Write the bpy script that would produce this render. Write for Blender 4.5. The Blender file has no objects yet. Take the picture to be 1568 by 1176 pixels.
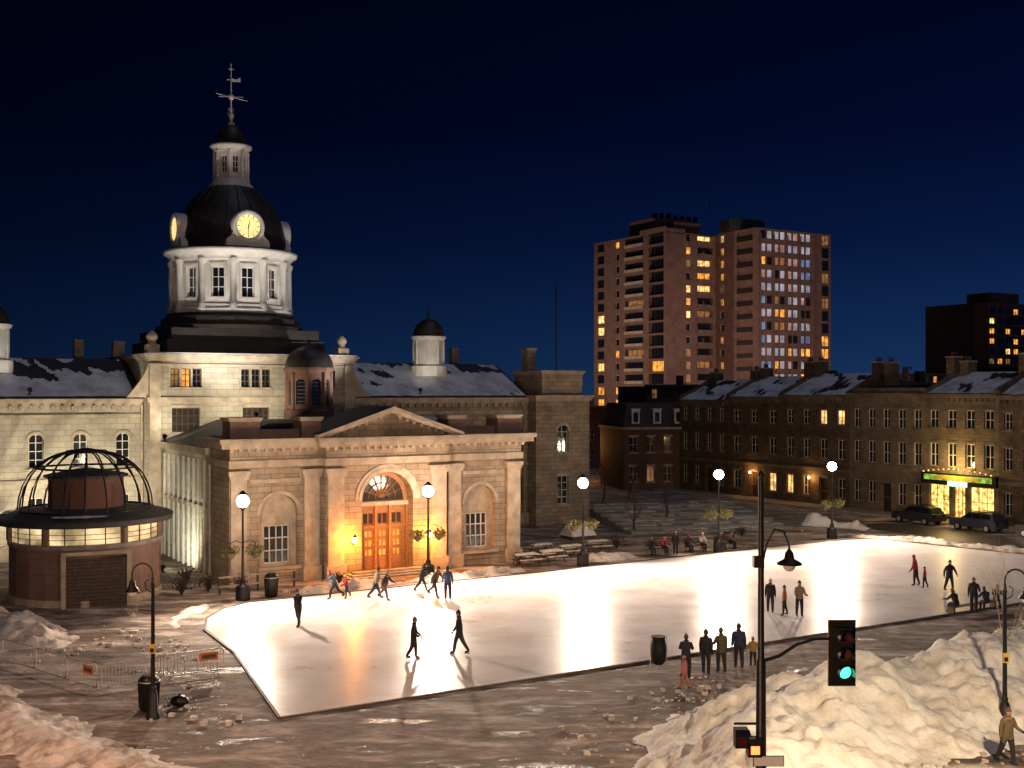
import bpy, math, random
from mathutils import Vector, Matrix, noise
random.seed(7)
sc = bpy.context.scene
R = math.radians
TH = math.atan2(.515, .857)

# ------------------------------------------------------------------ materials
def nmat(name):
    m = bpy.data.materials.new(name); m.use_nodes = True
    nt = m.node_tree; return m, nt, nt.nodes['Principled BSDF']
def mat(name, col, rough=.7, metal=0., var=.25, scale=3., bump=.0, bscale=20., spec=.5):
    m, nt, b = nmat(name); N = nt.nodes; L = nt.links
    tc = N.new('ShaderNodeTexCoord')
    n = N.new('ShaderNodeTexNoise'); n.inputs['Scale'].default_value = scale; n.inputs['Detail'].default_value = 6
    L.new(tc.outputs['Object'], n.inputs['Vector'])
    r = N.new('ShaderNodeValToRGB')
    r.color_ramp.elements[0].position = .3; r.color_ramp.elements[1].position = .7
    r.color_ramp.elements[0].color = (*[c*(1-var) for c in col], 1); r.color_ramp.elements[1].color = (*[min(1, c*(1+var)) for c in col], 1)
    L.new(n.outputs['Fac'], r.inputs['Fac']); L.new(r.outputs['Color'], b.inputs['Base Color'])
    b.inputs['Roughness'].default_value = rough; b.inputs['Metallic'].default_value = metal
    b.inputs['Specular IOR Level'].default_value = spec
    if bump:
        n2 = N.new('ShaderNodeTexNoise'); n2.inputs['Scale'].default_value = bscale; n2.inputs['Detail'].default_value = 5
        L.new(tc.outputs['Object'], n2.inputs['Vector'])
        bp = N.new('ShaderNodeBump'); bp.inputs['Strength'].default_value = bump; bp.inputs['Distance'].default_value = .05
        L.new(n2.outputs['Fac'], bp.inputs['Height']); L.new(bp.outputs['Normal'], b.inputs['Normal'])
    return m
def emat(name, col, s, var=0., scale=2.):
    m, nt, b = nmat(name); N = nt.nodes; L = nt.links
    b.inputs['Base Color'].default_value = (*[c*.4 for c in col], 1)
    b.inputs['Roughness'].default_value = .5
    b.inputs['Emission Strength'].default_value = s
    b.inputs['Emission Color'].default_value = (*col, 1)
    if var:
        tc = N.new('ShaderNodeTexCoord'); n = N.new('ShaderNodeTexNoise'); n.inputs['Scale'].default_value = scale; n.inputs['Detail'].default_value = 3
        L.new(tc.outputs['Object'], n.inputs['Vector'])
        mp = N.new('ShaderNodeMapRange'); mp.inputs[1].default_value = .35; mp.inputs[2].default_value = .65
        mp.inputs[3].default_value = s*(1-var); mp.inputs[4].default_value = s*(1+var)
        L.new(n.outputs['Fac'], mp.inputs[0]); L.new(mp.outputs[0], b.inputs['Emission Strength'])
    return m
def stone(name, c1, c2, mortar, bw=.9, bh=.4, rough=.85, msize=.012, dirt=.35, bump=.4):
    m, nt, b = nmat(name); N = nt.nodes; L = nt.links
    tc = N.new('ShaderNodeTexCoord'); s = N.new('ShaderNodeSeparateXYZ'); L.new(tc.outputs['Object'], s.inputs[0])
    a = N.new('ShaderNodeMath'); a.operation = 'ADD'; L.new(s.outputs[0], a.inputs[0]); L.new(s.outputs[1], a.inputs[1])
    c = N.new('ShaderNodeCombineXYZ'); L.new(a.outputs[0], c.inputs[0]); L.new(s.outputs[2], c.inputs[1])
    br = N.new('ShaderNodeTexBrick'); L.new(c.outputs[0], br.inputs['Vector'])
    br.inputs['Color1'].default_value = (*c1, 1); br.inputs['Color2'].default_value = (*c2, 1); br.inputs['Mortar'].default_value = (*mortar, 1)
    br.inputs['Scale'].default_value = 1; br.inputs['Mortar Size'].default_value = msize
    br.inputs['Brick Width'].default_value = bw; br.inputs['Row Height'].default_value = bh
    n = N.new('ShaderNodeTexNoise'); n.inputs['Scale'].default_value = .6; n.inputs['Detail'].default_value = 9; n.inputs['Roughness'].default_value = .65
    L.new(tc.outputs['Object'], n.inputs['Vector'])
    mr = N.new('ShaderNodeMapRange'); mr.inputs[1].default_value = .3; mr.inputs[2].default_value = .7
    mr.inputs[3].default_value = 1-dirt; mr.inputs[4].default_value = 1.1; L.new(n.outputs['Fac'], mr.inputs[0])
    vm = N.new('ShaderNodeVectorMath'); vm.operation = 'SCALE'; L.new(br.outputs['Color'], vm.inputs[0]); L.new(mr.outputs[0], vm.inputs['Scale'])
    L.new(vm.outputs[0], b.inputs['Base Color']); b.inputs['Roughness'].default_value = rough
    b.inputs['Specular IOR Level'].default_value = .25
    n2 = N.new('ShaderNodeTexNoise'); n2.inputs['Scale'].default_value = 9; n2.inputs['Detail'].default_value = 5; L.new(tc.outputs['Object'], n2.inputs['Vector'])
    ad = N.new('ShaderNodeMath'); ad.operation = 'MULTIPLY_ADD'; ad.inputs[1].default_value = -1.0
    L.new(br.outputs['Fac'], ad.inputs[0]); L.new(n2.outputs['Fac'], ad.inputs[2])
    bp = N.new('ShaderNodeBump'); bp.inputs['Strength'].default_value = bump; bp.inputs['Distance'].default_value = .04
    L.new(ad.outputs[0], bp.inputs['Height']); L.new(bp.outputs['Normal'], b.inputs['Normal'])
    return m

M = {}
M['lime'] = stone('limestone_blocks', (.47, .38, .285), (.34, .28, .215), (.19, .15, .12), .9, .38, msize=.018, dirt=.45)
M['limeW'] = stone('pale_limestone', (.52, .48, .39), (.43, .39, .32), (.29, .26, .22), .9, .42, dirt=.28, msize=.018)
M['trim'] = mat('stone_trim', (.44, .37, .29), .8, var=.28, scale=1.5, bump=.4, bscale=6)
M['trimW'] = mat('painted_white_trim', (.62, .60, .57), .6, var=.14, scale=1.2, bump=.15, bscale=5)
M['brickR'] = stone('red_brick', (.20, .085, .06), (.15, .07, .05), (.16, .13, .12), .23, .08, bump=.2)
M['brickT'] = stone('tower_brick', (.26, .155, .12), (.21, .125, .10), (.20, .14, .12), .5, .2, dirt=.35, bump=.1)
M['brickK'] = stone('kiosk_brick', (.26, .17, .15), (.20, .13, .12), (.22, .17, .15), .25, .09, bump=.2)
M['stoneD'] = stone('dark_rowhouse_stone', (.20, .145, .11), (.13, .097, .075), (.09, .07, .06), .6, .28, dirt=.55)
M['stoneL'] = stone('light_rowhouse_stone', (.28, .22, .165), (.20, .16, .12), (.12, .10, .085), .7, .3, dirt=.5)
M['slate'] = mat('dark_slate', (.03, .03, .034), .6, var=.3, scale=4, bump=.3, bscale=12)
M['copper'] = mat('dark_dome_metal', (.022, .017, .016), .5, var=.4, scale=1.5, bump=.1)
M['black'] = mat('black_iron', (.012, .012, .014), .45, var=.2, metal=.3)
M['grey'] = mat('galvanised_steel', (.5, .48, .46), .45, var=.15, metal=.4)
M['wood'] = mat('varnished_door_wood', (.32, .15, .055), .5, var=.3, scale=8)
M['woodD'] = mat('weathered_wood', (.085, .06, .045), .7, var=.35, scale=6)
M['white'] = mat('white_paint', (.7, .69, .66), .5, var=.08)
M['yellow'] = mat('yellow_paint', (.55, .38, .04), .5, var=.1)
M['conc'] = mat('concrete', (.25, .24, .23), .85, var=.3, scale=2, bump=.2)
M['glass'] = mat('dark_window_glass', (.012, .014, .02), .08, var=.2, spec=.8)
M['glassB'] = mat('brown_window_glass', (.05, .04, .035), .15, var=.3, spec=.6)
M['orange'] = mat('orange_sign', (.55, .16, .05), .6)
M['leaf'] = mat('yellow_green_leaves', (.16, .16, .05), .7, var=.5, scale=9)
M['bark'] = mat('tree_bark', (.07, .055, .045), .9, var=.3, scale=9)
M['wLit'] = emat('lit_window_warm', (1, .60, .20), 1.3, .6, 1.3)
M['wOr'] = emat('lit_window_orange', (1, .40, .07), .9, .6, 1.1)
M['wDim'] = emat('lit_window_dim', (.9, .45, .16), .16, .6, 1.5)
M['wCool'] = emat('reflection_glow_pane_lilac', (.66, .62, .72), .36, .5, .5)  # lilac, rose and blue panes glow faintly in place of reflected sky light
M['wPink'] = emat('reflection_glow_pane_rose', (.82, .52, .46), .34, .6, .5)
M['wBlue'] = emat('reflection_glow_pane_blue', (.32, .44, .74), .30, .5, .5)
M['shop'] = emat('shop_interior', (1, .60, .16), 1.7, .75, 2.6)
M['shopG'] = emat('green_shop_sign', (.35, .65, .10), .55, .8, 2.5)
M['shopB'] = emat('blue_shop_sign', (.45, .75, .9), 1.3, .5, 3)
M['clock'] = emat('clock_face_glow', (1, .72, .28), 1.2, .1, 1)
M['band'] = emat('kiosk_glass_glow', (1, .76, .40), .75, .75, .7)
M['globe'] = emat('lamp_globe', (1, .88, .72), 70)
M['lantern'] = emat('lantern_glow', (1, .55, .15), 16)
M['green'] = emat('green_signal', (.04, 1, .42), 5)
M['hand'] = emat('orange_hand_signal', (1, .16, .04), 4)
M['offR'] = mat('unlit_red_lens', (.06, .012, .01), .2)
M['offA'] = mat('unlit_amber_lens', (.07, .035, .008), .2)
M['skin'] = mat('skin', (.45, .27, .19), .6, var=.1)
M['hair'] = mat('hair', (.04, .025, .018), .7)

def snowmat(name, c, c2, rough=.6, bsc=2., bstr=.6, scale=.8, dist=.15, chunk=0.):
    m, nt, b = nmat(name); N = nt.nodes; L = nt.links
    tc = N.new('ShaderNodeTexCoord'); n = N.new('ShaderNodeTexNoise'); n.inputs['Scale'].default_value = scale; n.inputs['Detail'].default_value = 10; n.inputs['Roughness'].default_value = .65
    L.new(tc.outputs['Object'], n.inputs['Vector'])
    r = N.new('ShaderNodeValToRGB'); r.color_ramp.elements[0].position = .36; r.color_ramp.elements[1].position = .56
    r.color_ramp.elements[0].color = (*c2, 1); r.color_ramp.elements[1].color = (*c, 1)
    L.new(n.outputs['Fac'], r.inputs['Fac']); L.new(r.outputs['Color'], b.inputs['Base Color'])
    n2 = N.new('ShaderNodeTexNoise'); n2.inputs['Scale'].default_value = bsc; n2.inputs['Detail'].default_value = 11; n2.inputs['Roughness'].default_value = .68
    L.new(tc.outputs['Object'], n2.inputs['Vector'])
    h = n2.outputs['Fac']
    if chunk:
        v = N.new('ShaderNodeTexVoronoi'); v.inputs['Scale'].default_value = 2.3; L.new(tc.outputs['Object'], v.inputs['Vector'])
        ma = N.new('ShaderNodeMath'); ma.operation = 'MULTIPLY_ADD'; ma.inputs[1].default_value = -chunk; L.new(v.outputs['Distance'], ma.inputs[0]); L.new(h, ma.inputs[2]); h = ma.outputs[0]
    bp = N.new('ShaderNodeBump'); bp.inputs['Strength'].default_value = bstr; bp.inputs['Distance'].default_value = dist
    L.new(h, bp.inputs['Height']); L.new(bp.outputs['Normal'], b.inputs['Normal'])
    b.inputs['Roughness'].default_value = rough; b.inputs['Specular IOR Level'].default_value = .3
    return m
M['snow'] = snowmat('snow', (.85, .83, .78), (.64, .58, .50), bstr=.6, bsc=2.6, chunk=.2, dist=.18)
M['snowR'] = snowmat('roof_snow', (.82, .84, .88), (.5, .51, .54), scale=.5)
M['snowD'] = snowmat('dirty_snow', (.70, .62, .55), (.30, .24, .19), scale=1.1, chunk=.3, bstr=.7, dist=.18)

def groundmat():
    m, nt, b = nmat('trampled_snow_and_wet_paving'); N = nt.nodes; L = nt.links
    tc = N.new('ShaderNodeTexCoord'); mp = N.new('ShaderNodeMapping'); L.new(tc.outputs['Object'], mp.inputs[0])
    mp.inputs['Rotation'].default_value = (0, 0, -TH+.12); mp.inputs['Scale'].default_value = (.6, 1.4, 1)
    n = N.new('ShaderNodeTexNoise'); n.inputs['Scale'].default_value = .5; n.inputs['Detail'].default_value = 13; n.inputs['Roughness'].default_value = .74; n.inputs['Distortion'].default_value = .3
    L.new(mp.outputs[0], n.inputs['Vector'])
    mp2 = N.new('ShaderNodeMapping'); L.new(tc.outputs['Object'], mp2.inputs[0]); mp2.inputs['Rotation'].default_value = (0, 0, -TH+.2); mp2.inputs['Scale'].default_value = (.14, 1.2, 1)
    ns = N.new('ShaderNodeTexNoise'); ns.inputs['Scale'].default_value = .7; ns.inputs['Detail'].default_value = 6; ns.inputs['Distortion'].default_value = .9; ns.inputs['Roughness'].default_value = .55
    L.new(mp2.outputs[0], ns.inputs['Vector'])
    ma = N.new('ShaderNodeMath'); ma.operation = 'MULTIPLY_ADD'; ma.inputs[1].default_value = .28; L.new(ns.outputs['Fac'], ma.inputs[0])
    mb_ = N.new('ShaderNodeMath'); mb_.operation = 'MULTIPLY_ADD'; mb_.inputs[1].default_value = .84; mb_.inputs[2].default_value = -.06; L.new(n.outputs['Fac'], mb_.inputs[0]); L.new(mb_.outputs[0], ma.inputs[2])
    fac = ma.outputs[0]
    r = N.new('ShaderNodeValToRGB'); e = r.color_ramp.elements
    e[0].position = .40; e[0].color = (.05, .037, .03, 1); e[1].position = .63; e[1].color = (.66, .58, .52, 1)
    e2 = e.new(.465); e2.color = (.16, .118, .092, 1); e3 = e.new(.54); e3.color = (.34, .27, .225, 1)
    L.new(fac, r.inputs['Fac'])
    mpb = N.new('ShaderNodeMapping'); L.new(tc.outputs['Object'], mpb.inputs[0]); mpb.inputs['Rotation'].default_value = (0, 0, -TH)
    br = N.new('ShaderNodeTexBrick'); L.new(mpb.outputs[0], br.inputs['Vector']); br.inputs['Scale'].default_value = 1; br.inputs['Brick Width'].default_value = 1.2; br.inputs['Row Height'].default_value = .6; br.inputs['Mortar Size'].default_value = .03
    br.inputs['Color1'].default_value = (1, 1, 1, 1); br.inputs['Color2'].default_value = (.82, .82, .82, 1); br.inputs['Mortar'].default_value = (.55, .55, .55, 1)
    nb = N.new('ShaderNodeTexNoise'); nb.inputs['Scale'].default_value = .12; nb.inputs['Detail'].default_value = 4; L.new(tc.outputs['Object'], nb.inputs['Vector'])
    mb = N.new('ShaderNodeMapRange'); mb.inputs[1].default_value = .45; mb.inputs[2].default_value = .6; mb.inputs[3].default_value = 0; mb.inputs[4].default_value = .8; L.new(nb.outputs['Fac'], mb.inputs[0])
    mx = N.new('ShaderNodeMix'); mx.data_type = 'RGBA'; mx.blend_type = 'MULTIPLY'; L.new(mb.outputs[0], mx.inputs[0]); L.new(r.outputs['Color'], mx.inputs[6]); L.new(br.outputs['Color'], mx.inputs[7])
    L.new(mx.outputs[2], b.inputs['Base Color'])
    rr = N.new('ShaderNodeMapRange'); rr.inputs[1].default_value = .38; rr.inputs[2].default_value = .47; rr.inputs[3].default_value = .22; rr.inputs[4].default_value = .85
    L.new(fac, rr.inputs[0]); L.new(rr.outputs[0], b.inputs['Roughness'])
    b.inputs['Specular IOR Level'].default_value = .32
    n2 = N.new('ShaderNodeTexNoise'); n2.inputs['Scale'].default_value = 2.6; n2.inputs['Detail'].default_value = 11; n2.inputs['Roughness'].default_value = .75
    L.new(tc.outputs['Object'], n2.inputs['Vector'])
    bp = N.new('ShaderNodeBump'); bp.inputs['Strength'].default_value = .7; bp.inputs['Distance'].default_value = .1
    L.new(n2.outputs['Fac'], bp.inputs['Height']); L.new(bp.outputs['Normal'], b.inputs['Normal'])
    return m
M['ground'] = groundmat()
def icemat():
    m, nt, b = nmat('skating_ice'); N = nt.nodes; L = nt.links
    tc = N.new('ShaderNodeTexCoord'); n = N.new('ShaderNodeTexNoise'); n.inputs['Scale'].default_value = .3; n.inputs['Detail'].default_value = 12; n.inputs['Roughness'].default_value = .7
    L.new(tc.outputs['Object'], n.inputs['Vector'])
    r = N.new('ShaderNodeValToRGB'); e = r.color_ramp.elements
    e[0].position = .36; e[0].color = (.68, .61, .57, 1); e[1].position = .6; e[1].color = (.82, .78, .76, 1)
    L.new(n.outputs['Fac'], r.inputs['Fac'])
    mp = N.new('ShaderNodeMapping'); L.new(tc.outputs['Object'], mp.inputs[0]); mp.inputs['Rotation'].default_value = (0, 0, -TH); mp.inputs['Scale'].default_value = (.5, 9, 1)
    n3 = N.new('ShaderNodeTexNoise'); n3.inputs['Scale'].default_value = 1.2; n3.inputs['Detail'].default_value = 8; n3.inputs['Distortion'].default_value = 1.5
    L.new(mp.outputs[0], n3.inputs['Vector'])
    mr = N.new('ShaderNodeMapRange'); mr.inputs[1].default_value = .35; mr.inputs[2].default_value = .6; mr.inputs[3].default_value = .87; mr.inputs[4].default_value = 1.0
    L.new(n3.outputs['Fac'], mr.inputs[0])
    vm = N.new('ShaderNodeVectorMath'); vm.operation = 'SCALE'; L.new(r.outputs['Color'], vm.inputs[0]); L.new(mr.outputs[0], vm.inputs['Scale'])
    L.new(vm.outputs[0], b.inputs['Base Color'])
    rr = N.new('ShaderNodeMapRange'); rr.inputs[1].default_value = .35; rr.inputs[2].default_value = .65; rr.inputs[3].default_value = .27; rr.inputs[4].default_value = .36
    L.new(n.outputs['Fac'], rr.inputs[0]); L.new(rr.outputs[0], b.inputs['Roughness'])
    bp = N.new('ShaderNodeBump'); bp.inputs['Strength'].default_value = .3; bp.inputs['Distance'].default_value = .02
    L.new(n3.outputs['Fac'], bp.inputs['Height']); L.new(bp.outputs['Normal'], b.inputs['Normal'])
    b.inputs['Specular IOR Level'].default_value = .20
    return m
M['ice'] = icemat()
M['road'] = mat('wet_asphalt', (.06, .05, .045), .4, var=.6, scale=.9, bump=.4, bscale=5)

# ------------------------------------------------------------------ builder
class Obj:
    def __init__(s, name, loc=(0, 0, 0), rot=0.):
        s.e = bpy.data.objects.new(name, None); sc.collection.objects.link(s.e)
        s.e.location = loc; s.e.rotation_euler = (0, 0, rot); s.e.empty_display_size = .3
        s.loc = Vector(loc); s.rot = rot; s.p = {}
    def w(s, x, y, z): return s.loc + Matrix.Rotation(s.rot, 3, 'Z') @ Vector((x, y, z))
    def poly(s, part, m, vs, fs, smooth=False):
        d = s.p.setdefault((part, m), ([], [], [])); o = len(d[0])
        d[0].extend([tuple(v) for v in vs])
        for f in fs: d[1].append([i+o for i in f]); d[2].append(smooth)
    def box(s, part, m, x0, x1, y0, y1, z0, z1):
        s.poly(part, m, [(x0, y0, z0), (x1, y0, z0), (x1, y1, z0), (x0, y1, z0), (x0, y0, z1), (x1, y0, z1), (x1, y1, z1), (x0, y1, z1)],
               [(0, 3, 2, 1), (4, 5, 6, 7), (0, 1, 5, 4), (1, 2, 6, 5), (2, 3, 7, 6), (3, 0, 4, 7)])
    def pbox(s, part, m, P, a0, a1, d0, d1, z0, z1):
        s.poly(part, m, [P(a0, d0, z0), P(a1, d0, z0), P(a1, d1, z0), P(a0, d1, z0), P(a0, d0, z1), P(a1, d0, z1), P(a1, d1, z1), P(a0, d1, z1)],
               [(0, 3, 2, 1), (4, 5, 6, 7), (0, 1, 5, 4), (1, 2, 6, 5), (2, 3, 7, 6), (3, 0, 4, 7)])
    def lathe(s, part, m, cx, cy, prof, n=16, ph=0., smooth=True, cap=True):
        vs = []; fs = []
        for (r, z) in prof:
            for i in range(n):
                a = ph+2*math.pi*i/n; vs.append((cx+r*math.cos(a), cy+r*math.sin(a), z))
        for j in range(len(prof)-1):
            for i in range(n):
                k = (i+1) % n; fs.append((j*n+i, j*n+k, (j+1)*n+k, (j+1)*n+i))
        s.poly(part, m, vs, fs, smooth)
        if cap:
            for j in (0, len(prof)-1):
                if prof[j][0] > .001: s.poly(part, m, vs[j*n:(j+1)*n], [tuple(range(n))])
    def tube(s, part, m, pts, r, n=6, smooth=True):
        pts = [Vector(p) for p in pts]; rs = r if isinstance(r, (list, tuple)) else [r]*len(pts)
        vs = []; fs = []
        for i, p in enumerate(pts):
            t = (pts[min(i+1, len(pts)-1)]-pts[max(i-1, 0)]).normalized()
            a = t.cross(Vector((0, 0, 1)) if abs(t.z) < .9 else Vector((1, 0, 0))).normalized(); b = t.cross(a)
            for k in range(n):
                an = 2*math.pi*k/n; vs.append(p+(a*math.cos(an)+b*math.sin(an))*rs[i])
        for i in range(len(pts)-1):
            for k in range(n):
                q = (k+1) % n; fs.append((i*n+k, i*n+q, (i+1)*n+q, (i+1)*n+k))
        s.poly(part, m, vs, fs, smooth); s.poly(part, m, vs[:n], [tuple(range(n))]); s.poly(part, m, vs[-n:], [tuple(range(n))])
    def sphere(s, part, m, c, r, n=12, k=8, sz=(1, 1, 1)):
        vs = []; fs = []
        for j in range(k+1):
            t = math.pi*j/k
            for i in range(n):
                a = 2*math.pi*i/n; vs.append((c[0]+r*sz[0]*math.sin(t)*math.cos(a), c[1]+r*sz[1]*math.sin(t)*math.sin(a), c[2]+r*sz[2]*math.cos(t)))
        for j in range(k):
            for i in range(n):
                q = (i+1) % n; fs.append((j*n+i, (j+1)*n+i, (j+1)*n+q, j*n+q))
        s.poly(part, m, vs, fs, True)
    def done(s):
        by = {}
        for (part, m), d in s.p.items(): by.setdefault(part, []).append((m, d))
        for part, lst in by.items():
            me = bpy.data.meshes.new(part); vs = []; fs = []; mi = []; sm = []
            for i, (m, d) in enumerate(lst):
                me.materials.append(M[m]); o = len(vs); vs += d[0]
                for f, q in zip(d[1], d[2]): fs.append([k+o for k in f]); mi.append(i); sm.append(q)
            me.from_pydata(vs, [], fs); me.polygons.foreach_set('material_index', mi); me.polygons.foreach_set('use_smooth', sm)
            me.update(); ob = bpy.data.objects.new(part, me); sc.collection.objects.link(ob); ob.parent = s.e
        return s

def PX(y0, sg=1): return lambda a, d, z: (a, y0+d*sg, z)
def PY(x0, sg=1): return lambda a, d, z: (x0+d*sg, a, z)

def wall(o, part, m, P, a0, a1, z0, z1, ops, dep=.3, frame='white', trim=None, sill=None):
    As = sorted(set([a0, a1]+[v for w in ops for v in (w['a']-w['w']/2, w['a']+w['w']/2)]))
    Zs = sorted(set([z0, z1]+[v for w in ops for v in (w['z0'], w['z1'])]))
    for i in range(len(As)-1):
        for j in range(len(Zs)-1):
            ca = (As[i]+As[i+1])/2; cz = (Zs[j]+Zs[j+1])/2
            if any(abs(ca-w['a']) < w['w']/2 and w['z0'] < cz < w['z1'] for w in ops): continue
            o.poly(part, m, [P(As[i], 0, Zs[j]), P(As[i+1], 0, Zs[j]), P(As[i+1], 0, Zs[j+1]), P(As[i], 0, Zs[j+1])], [(0, 1, 2, 3)])
    for w in ops:
        l = w['a']-w['w']/2; r = w['a']+w['w']/2; b = w['z0']; t = w['z1']; dp = w.get('dep', dep)
        rad = w['w']/2; sp = t-rad if w.get('arch') else t
        vm = w.get('rev', m)
        o.poly(part, vm, [P(l, 0, b), P(l, dp, b), P(l, dp, sp), P(l, 0, sp)], [(0, 1, 2, 3)])
        o.poly(part, vm, [P(r, 0, b), P(r, dp, b), P(r, dp, sp), P(r, 0, sp)], [(0, 1, 2, 3)])
        o.poly(part, vm, [P(l, 0, b), P(r, 0, b), P(r, dp, b), P(l, dp, b)], [(0, 1, 2, 3)])
        if w.get('arch'):
            n = 12; pr = [(w['a']+rad*math.cos(math.pi*k/n), sp+rad*math.sin(math.pi*k/n)) for k in range(n+1)]
            for k in range(n):
                (x1, y1), (x2, y2) = pr[k], pr[k+1]
                o.poly(part, m, [P(x1, 0, y1), P(x2, 0, y2), P(x2, 0, t), P(x1, 0, t)], [(0, 1, 2, 3)])
                o.poly(part, vm, [P(x1, 0, y1), P(x2, 0, y2), P(x2, dp, y2), P(x1, dp, y1)], [(0, 1, 2, 3)])
                if trim:
                    f = (rad+.22)/rad; q1 = (w['a']+(x1-w['a'])*f, sp+(y1-sp)*f); q2 = (w['a']+(x2-w['a'])*f, sp+(y2-sp)*f)
                    o.poly('arch_trim', trim, [P(x1, -.06, y1), P(x2, -.06, y2), P(q2[0], -.06, q2[1]), P(q1[0], -.06, q1[1]),
                                               P(q1[0], 0, q1[1]), P(q2[0], 0, q2[1])], [(0, 1, 2, 3), (3, 2, 5, 4)])
        else:
            o.poly(part, vm, [P(l, 0, t), P(r, 0, t), P(r, dp, t), P(l, dp, t)], [(0, 1, 2, 3)])
            if trim: o.pbox('lintels', trim, P, l-.12, r+.12, -.05, -.002, t+.002, t+.24)
        if w.get('niche'): continue
        o.poly('window_panes', w.get('g', 'glass'), [P(l, dp, b), P(r, dp, b), P(r, dp, t), P(l, dp, t)], [(0, 1, 2, 3)])
        fr = w.get('fr', frame)
        if fr:
            fw = w.get('fw', .06); nx, nz = w.get('n', (2, 2)); d0 = dp-.08; d1 = dp-.01
            for k in range(nx+1):
                x = l+(r-l)*k/nx; x = min(max(x, l+fw/2+.003), r-fw/2-.003)
                o.pbox('window_frames', fr, P, x-fw/2, x+fw/2, d0, d1, b+.003, t-.003)
            for k in range(nz+1):
                z = b+(t-b)*k/nz; z = min(max(z, b+fw/2+.003), t-fw/2-.003)
                o.pbox('window_frames', fr, P, l+.003, r-.003, d0+.012, d1-.012, z-fw/2, z+fw/2)
        if sill: o.pbox('sills', sill, P, l-.1, r+.1, -.12, -.002, b-.16, b-.003)

def W(a, w, z0, z1, **k): return dict(a=a, w=w, z0=z0, z1=z1, **k)
def light(name, kind, loc, power, col, radius=.15, target=None, size=120, blend=.5, parent=None):
    l = bpy.data.lights.new(name, kind); l.energy = power; l.color = col; l.shadow_soft_size = radius
    o = bpy.data.objects.new(name, l); sc.collection.objects.link(o); o.location = loc
    if kind == 'SPOT':
        l.spot_size = R(size); l.spot_blend = blend
        o.rotation_euler = (Vector(target)-Vector(loc)).to_track_quat('-Z', 'Y').to_euler()
    if parent: o.parent = parent; o.matrix_parent_inverse = Matrix.LocRotScale(parent.location, parent.rotation_euler, None).inverted()
    return o
def flood(loc, target, power, col, size=90, blend=.8):
    o = Obj('floodlight', loc)
    d = (Vector(target)-Vector(loc)).normalized(); b = Vector((0, 0, 0))
    o.tube('housing', 'black', [b-d*.35, b-d*.1, b-d*.08, b], [.08, .14, .17, .18], 10)
    o.box('bracket', 'black', -.05, .05, -.05, .05, -.35, -.1)
    o.box('base', 'black', -.15, .15, -.12, .12, -.4, -.35)
    o.done(); light('bulb', 'SPOT', Vector(loc)+d*.08, power, col, .12, target, size, blend, o.e)

# ------------------------------------------------------------------ ground
g = Obj('ground'); g.poly('ground_sheet', 'ground', [(-2500, -200, 0), (2500, -200, 0), (2500, 4000, 0), (-2500, 4000, 0)], [(0, 1, 2, 3)]); g.done()

RK = [(-8.5, 41.3), (-12.7, 51.6), (-15.4, 56.5), (-16.1, 59.5), (-15.9, 62.0), (-15.0, 63.8), (2.03, 74.6), (10.8, 80.6), (25.5, 90.0), (29.5, 91.6), (40.5, 79.5), (33.5, 66.5)]
rk = Obj('ice_rink')
rk.poly('ice_surface', 'ice', [(x, y, .03) for x, y in RK], [tuple(range(len(RK)))])
for i in range(len(RK)):
    a = Vector((*RK[i], 0)); b = Vector((*RK[(i+1) % len(RK)], 0)); d = (b-a).normalized(); n = Vector((-d.y, d.x, 0))*-1
    c = Vector((10, 65, 0))
    if (a-c).dot(n) < 0: n = -n
    w = .12
    vs = [a-d*.05, b+d*.05, b+d*.05+n*w, a-d*.05+n*w]
    rk.poly('kerb_boards', 'woodD', [(v.x, v.y, 0) for v in vs]+[(v.x, v.y, .07+.008*(i % 2)) for v in vs], [(4, 5, 6, 7), (0, 1, 5, 4), (1, 2, 6, 5), (2, 3, 7, 6), (3, 0, 4, 7)])
rk.done()

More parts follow.
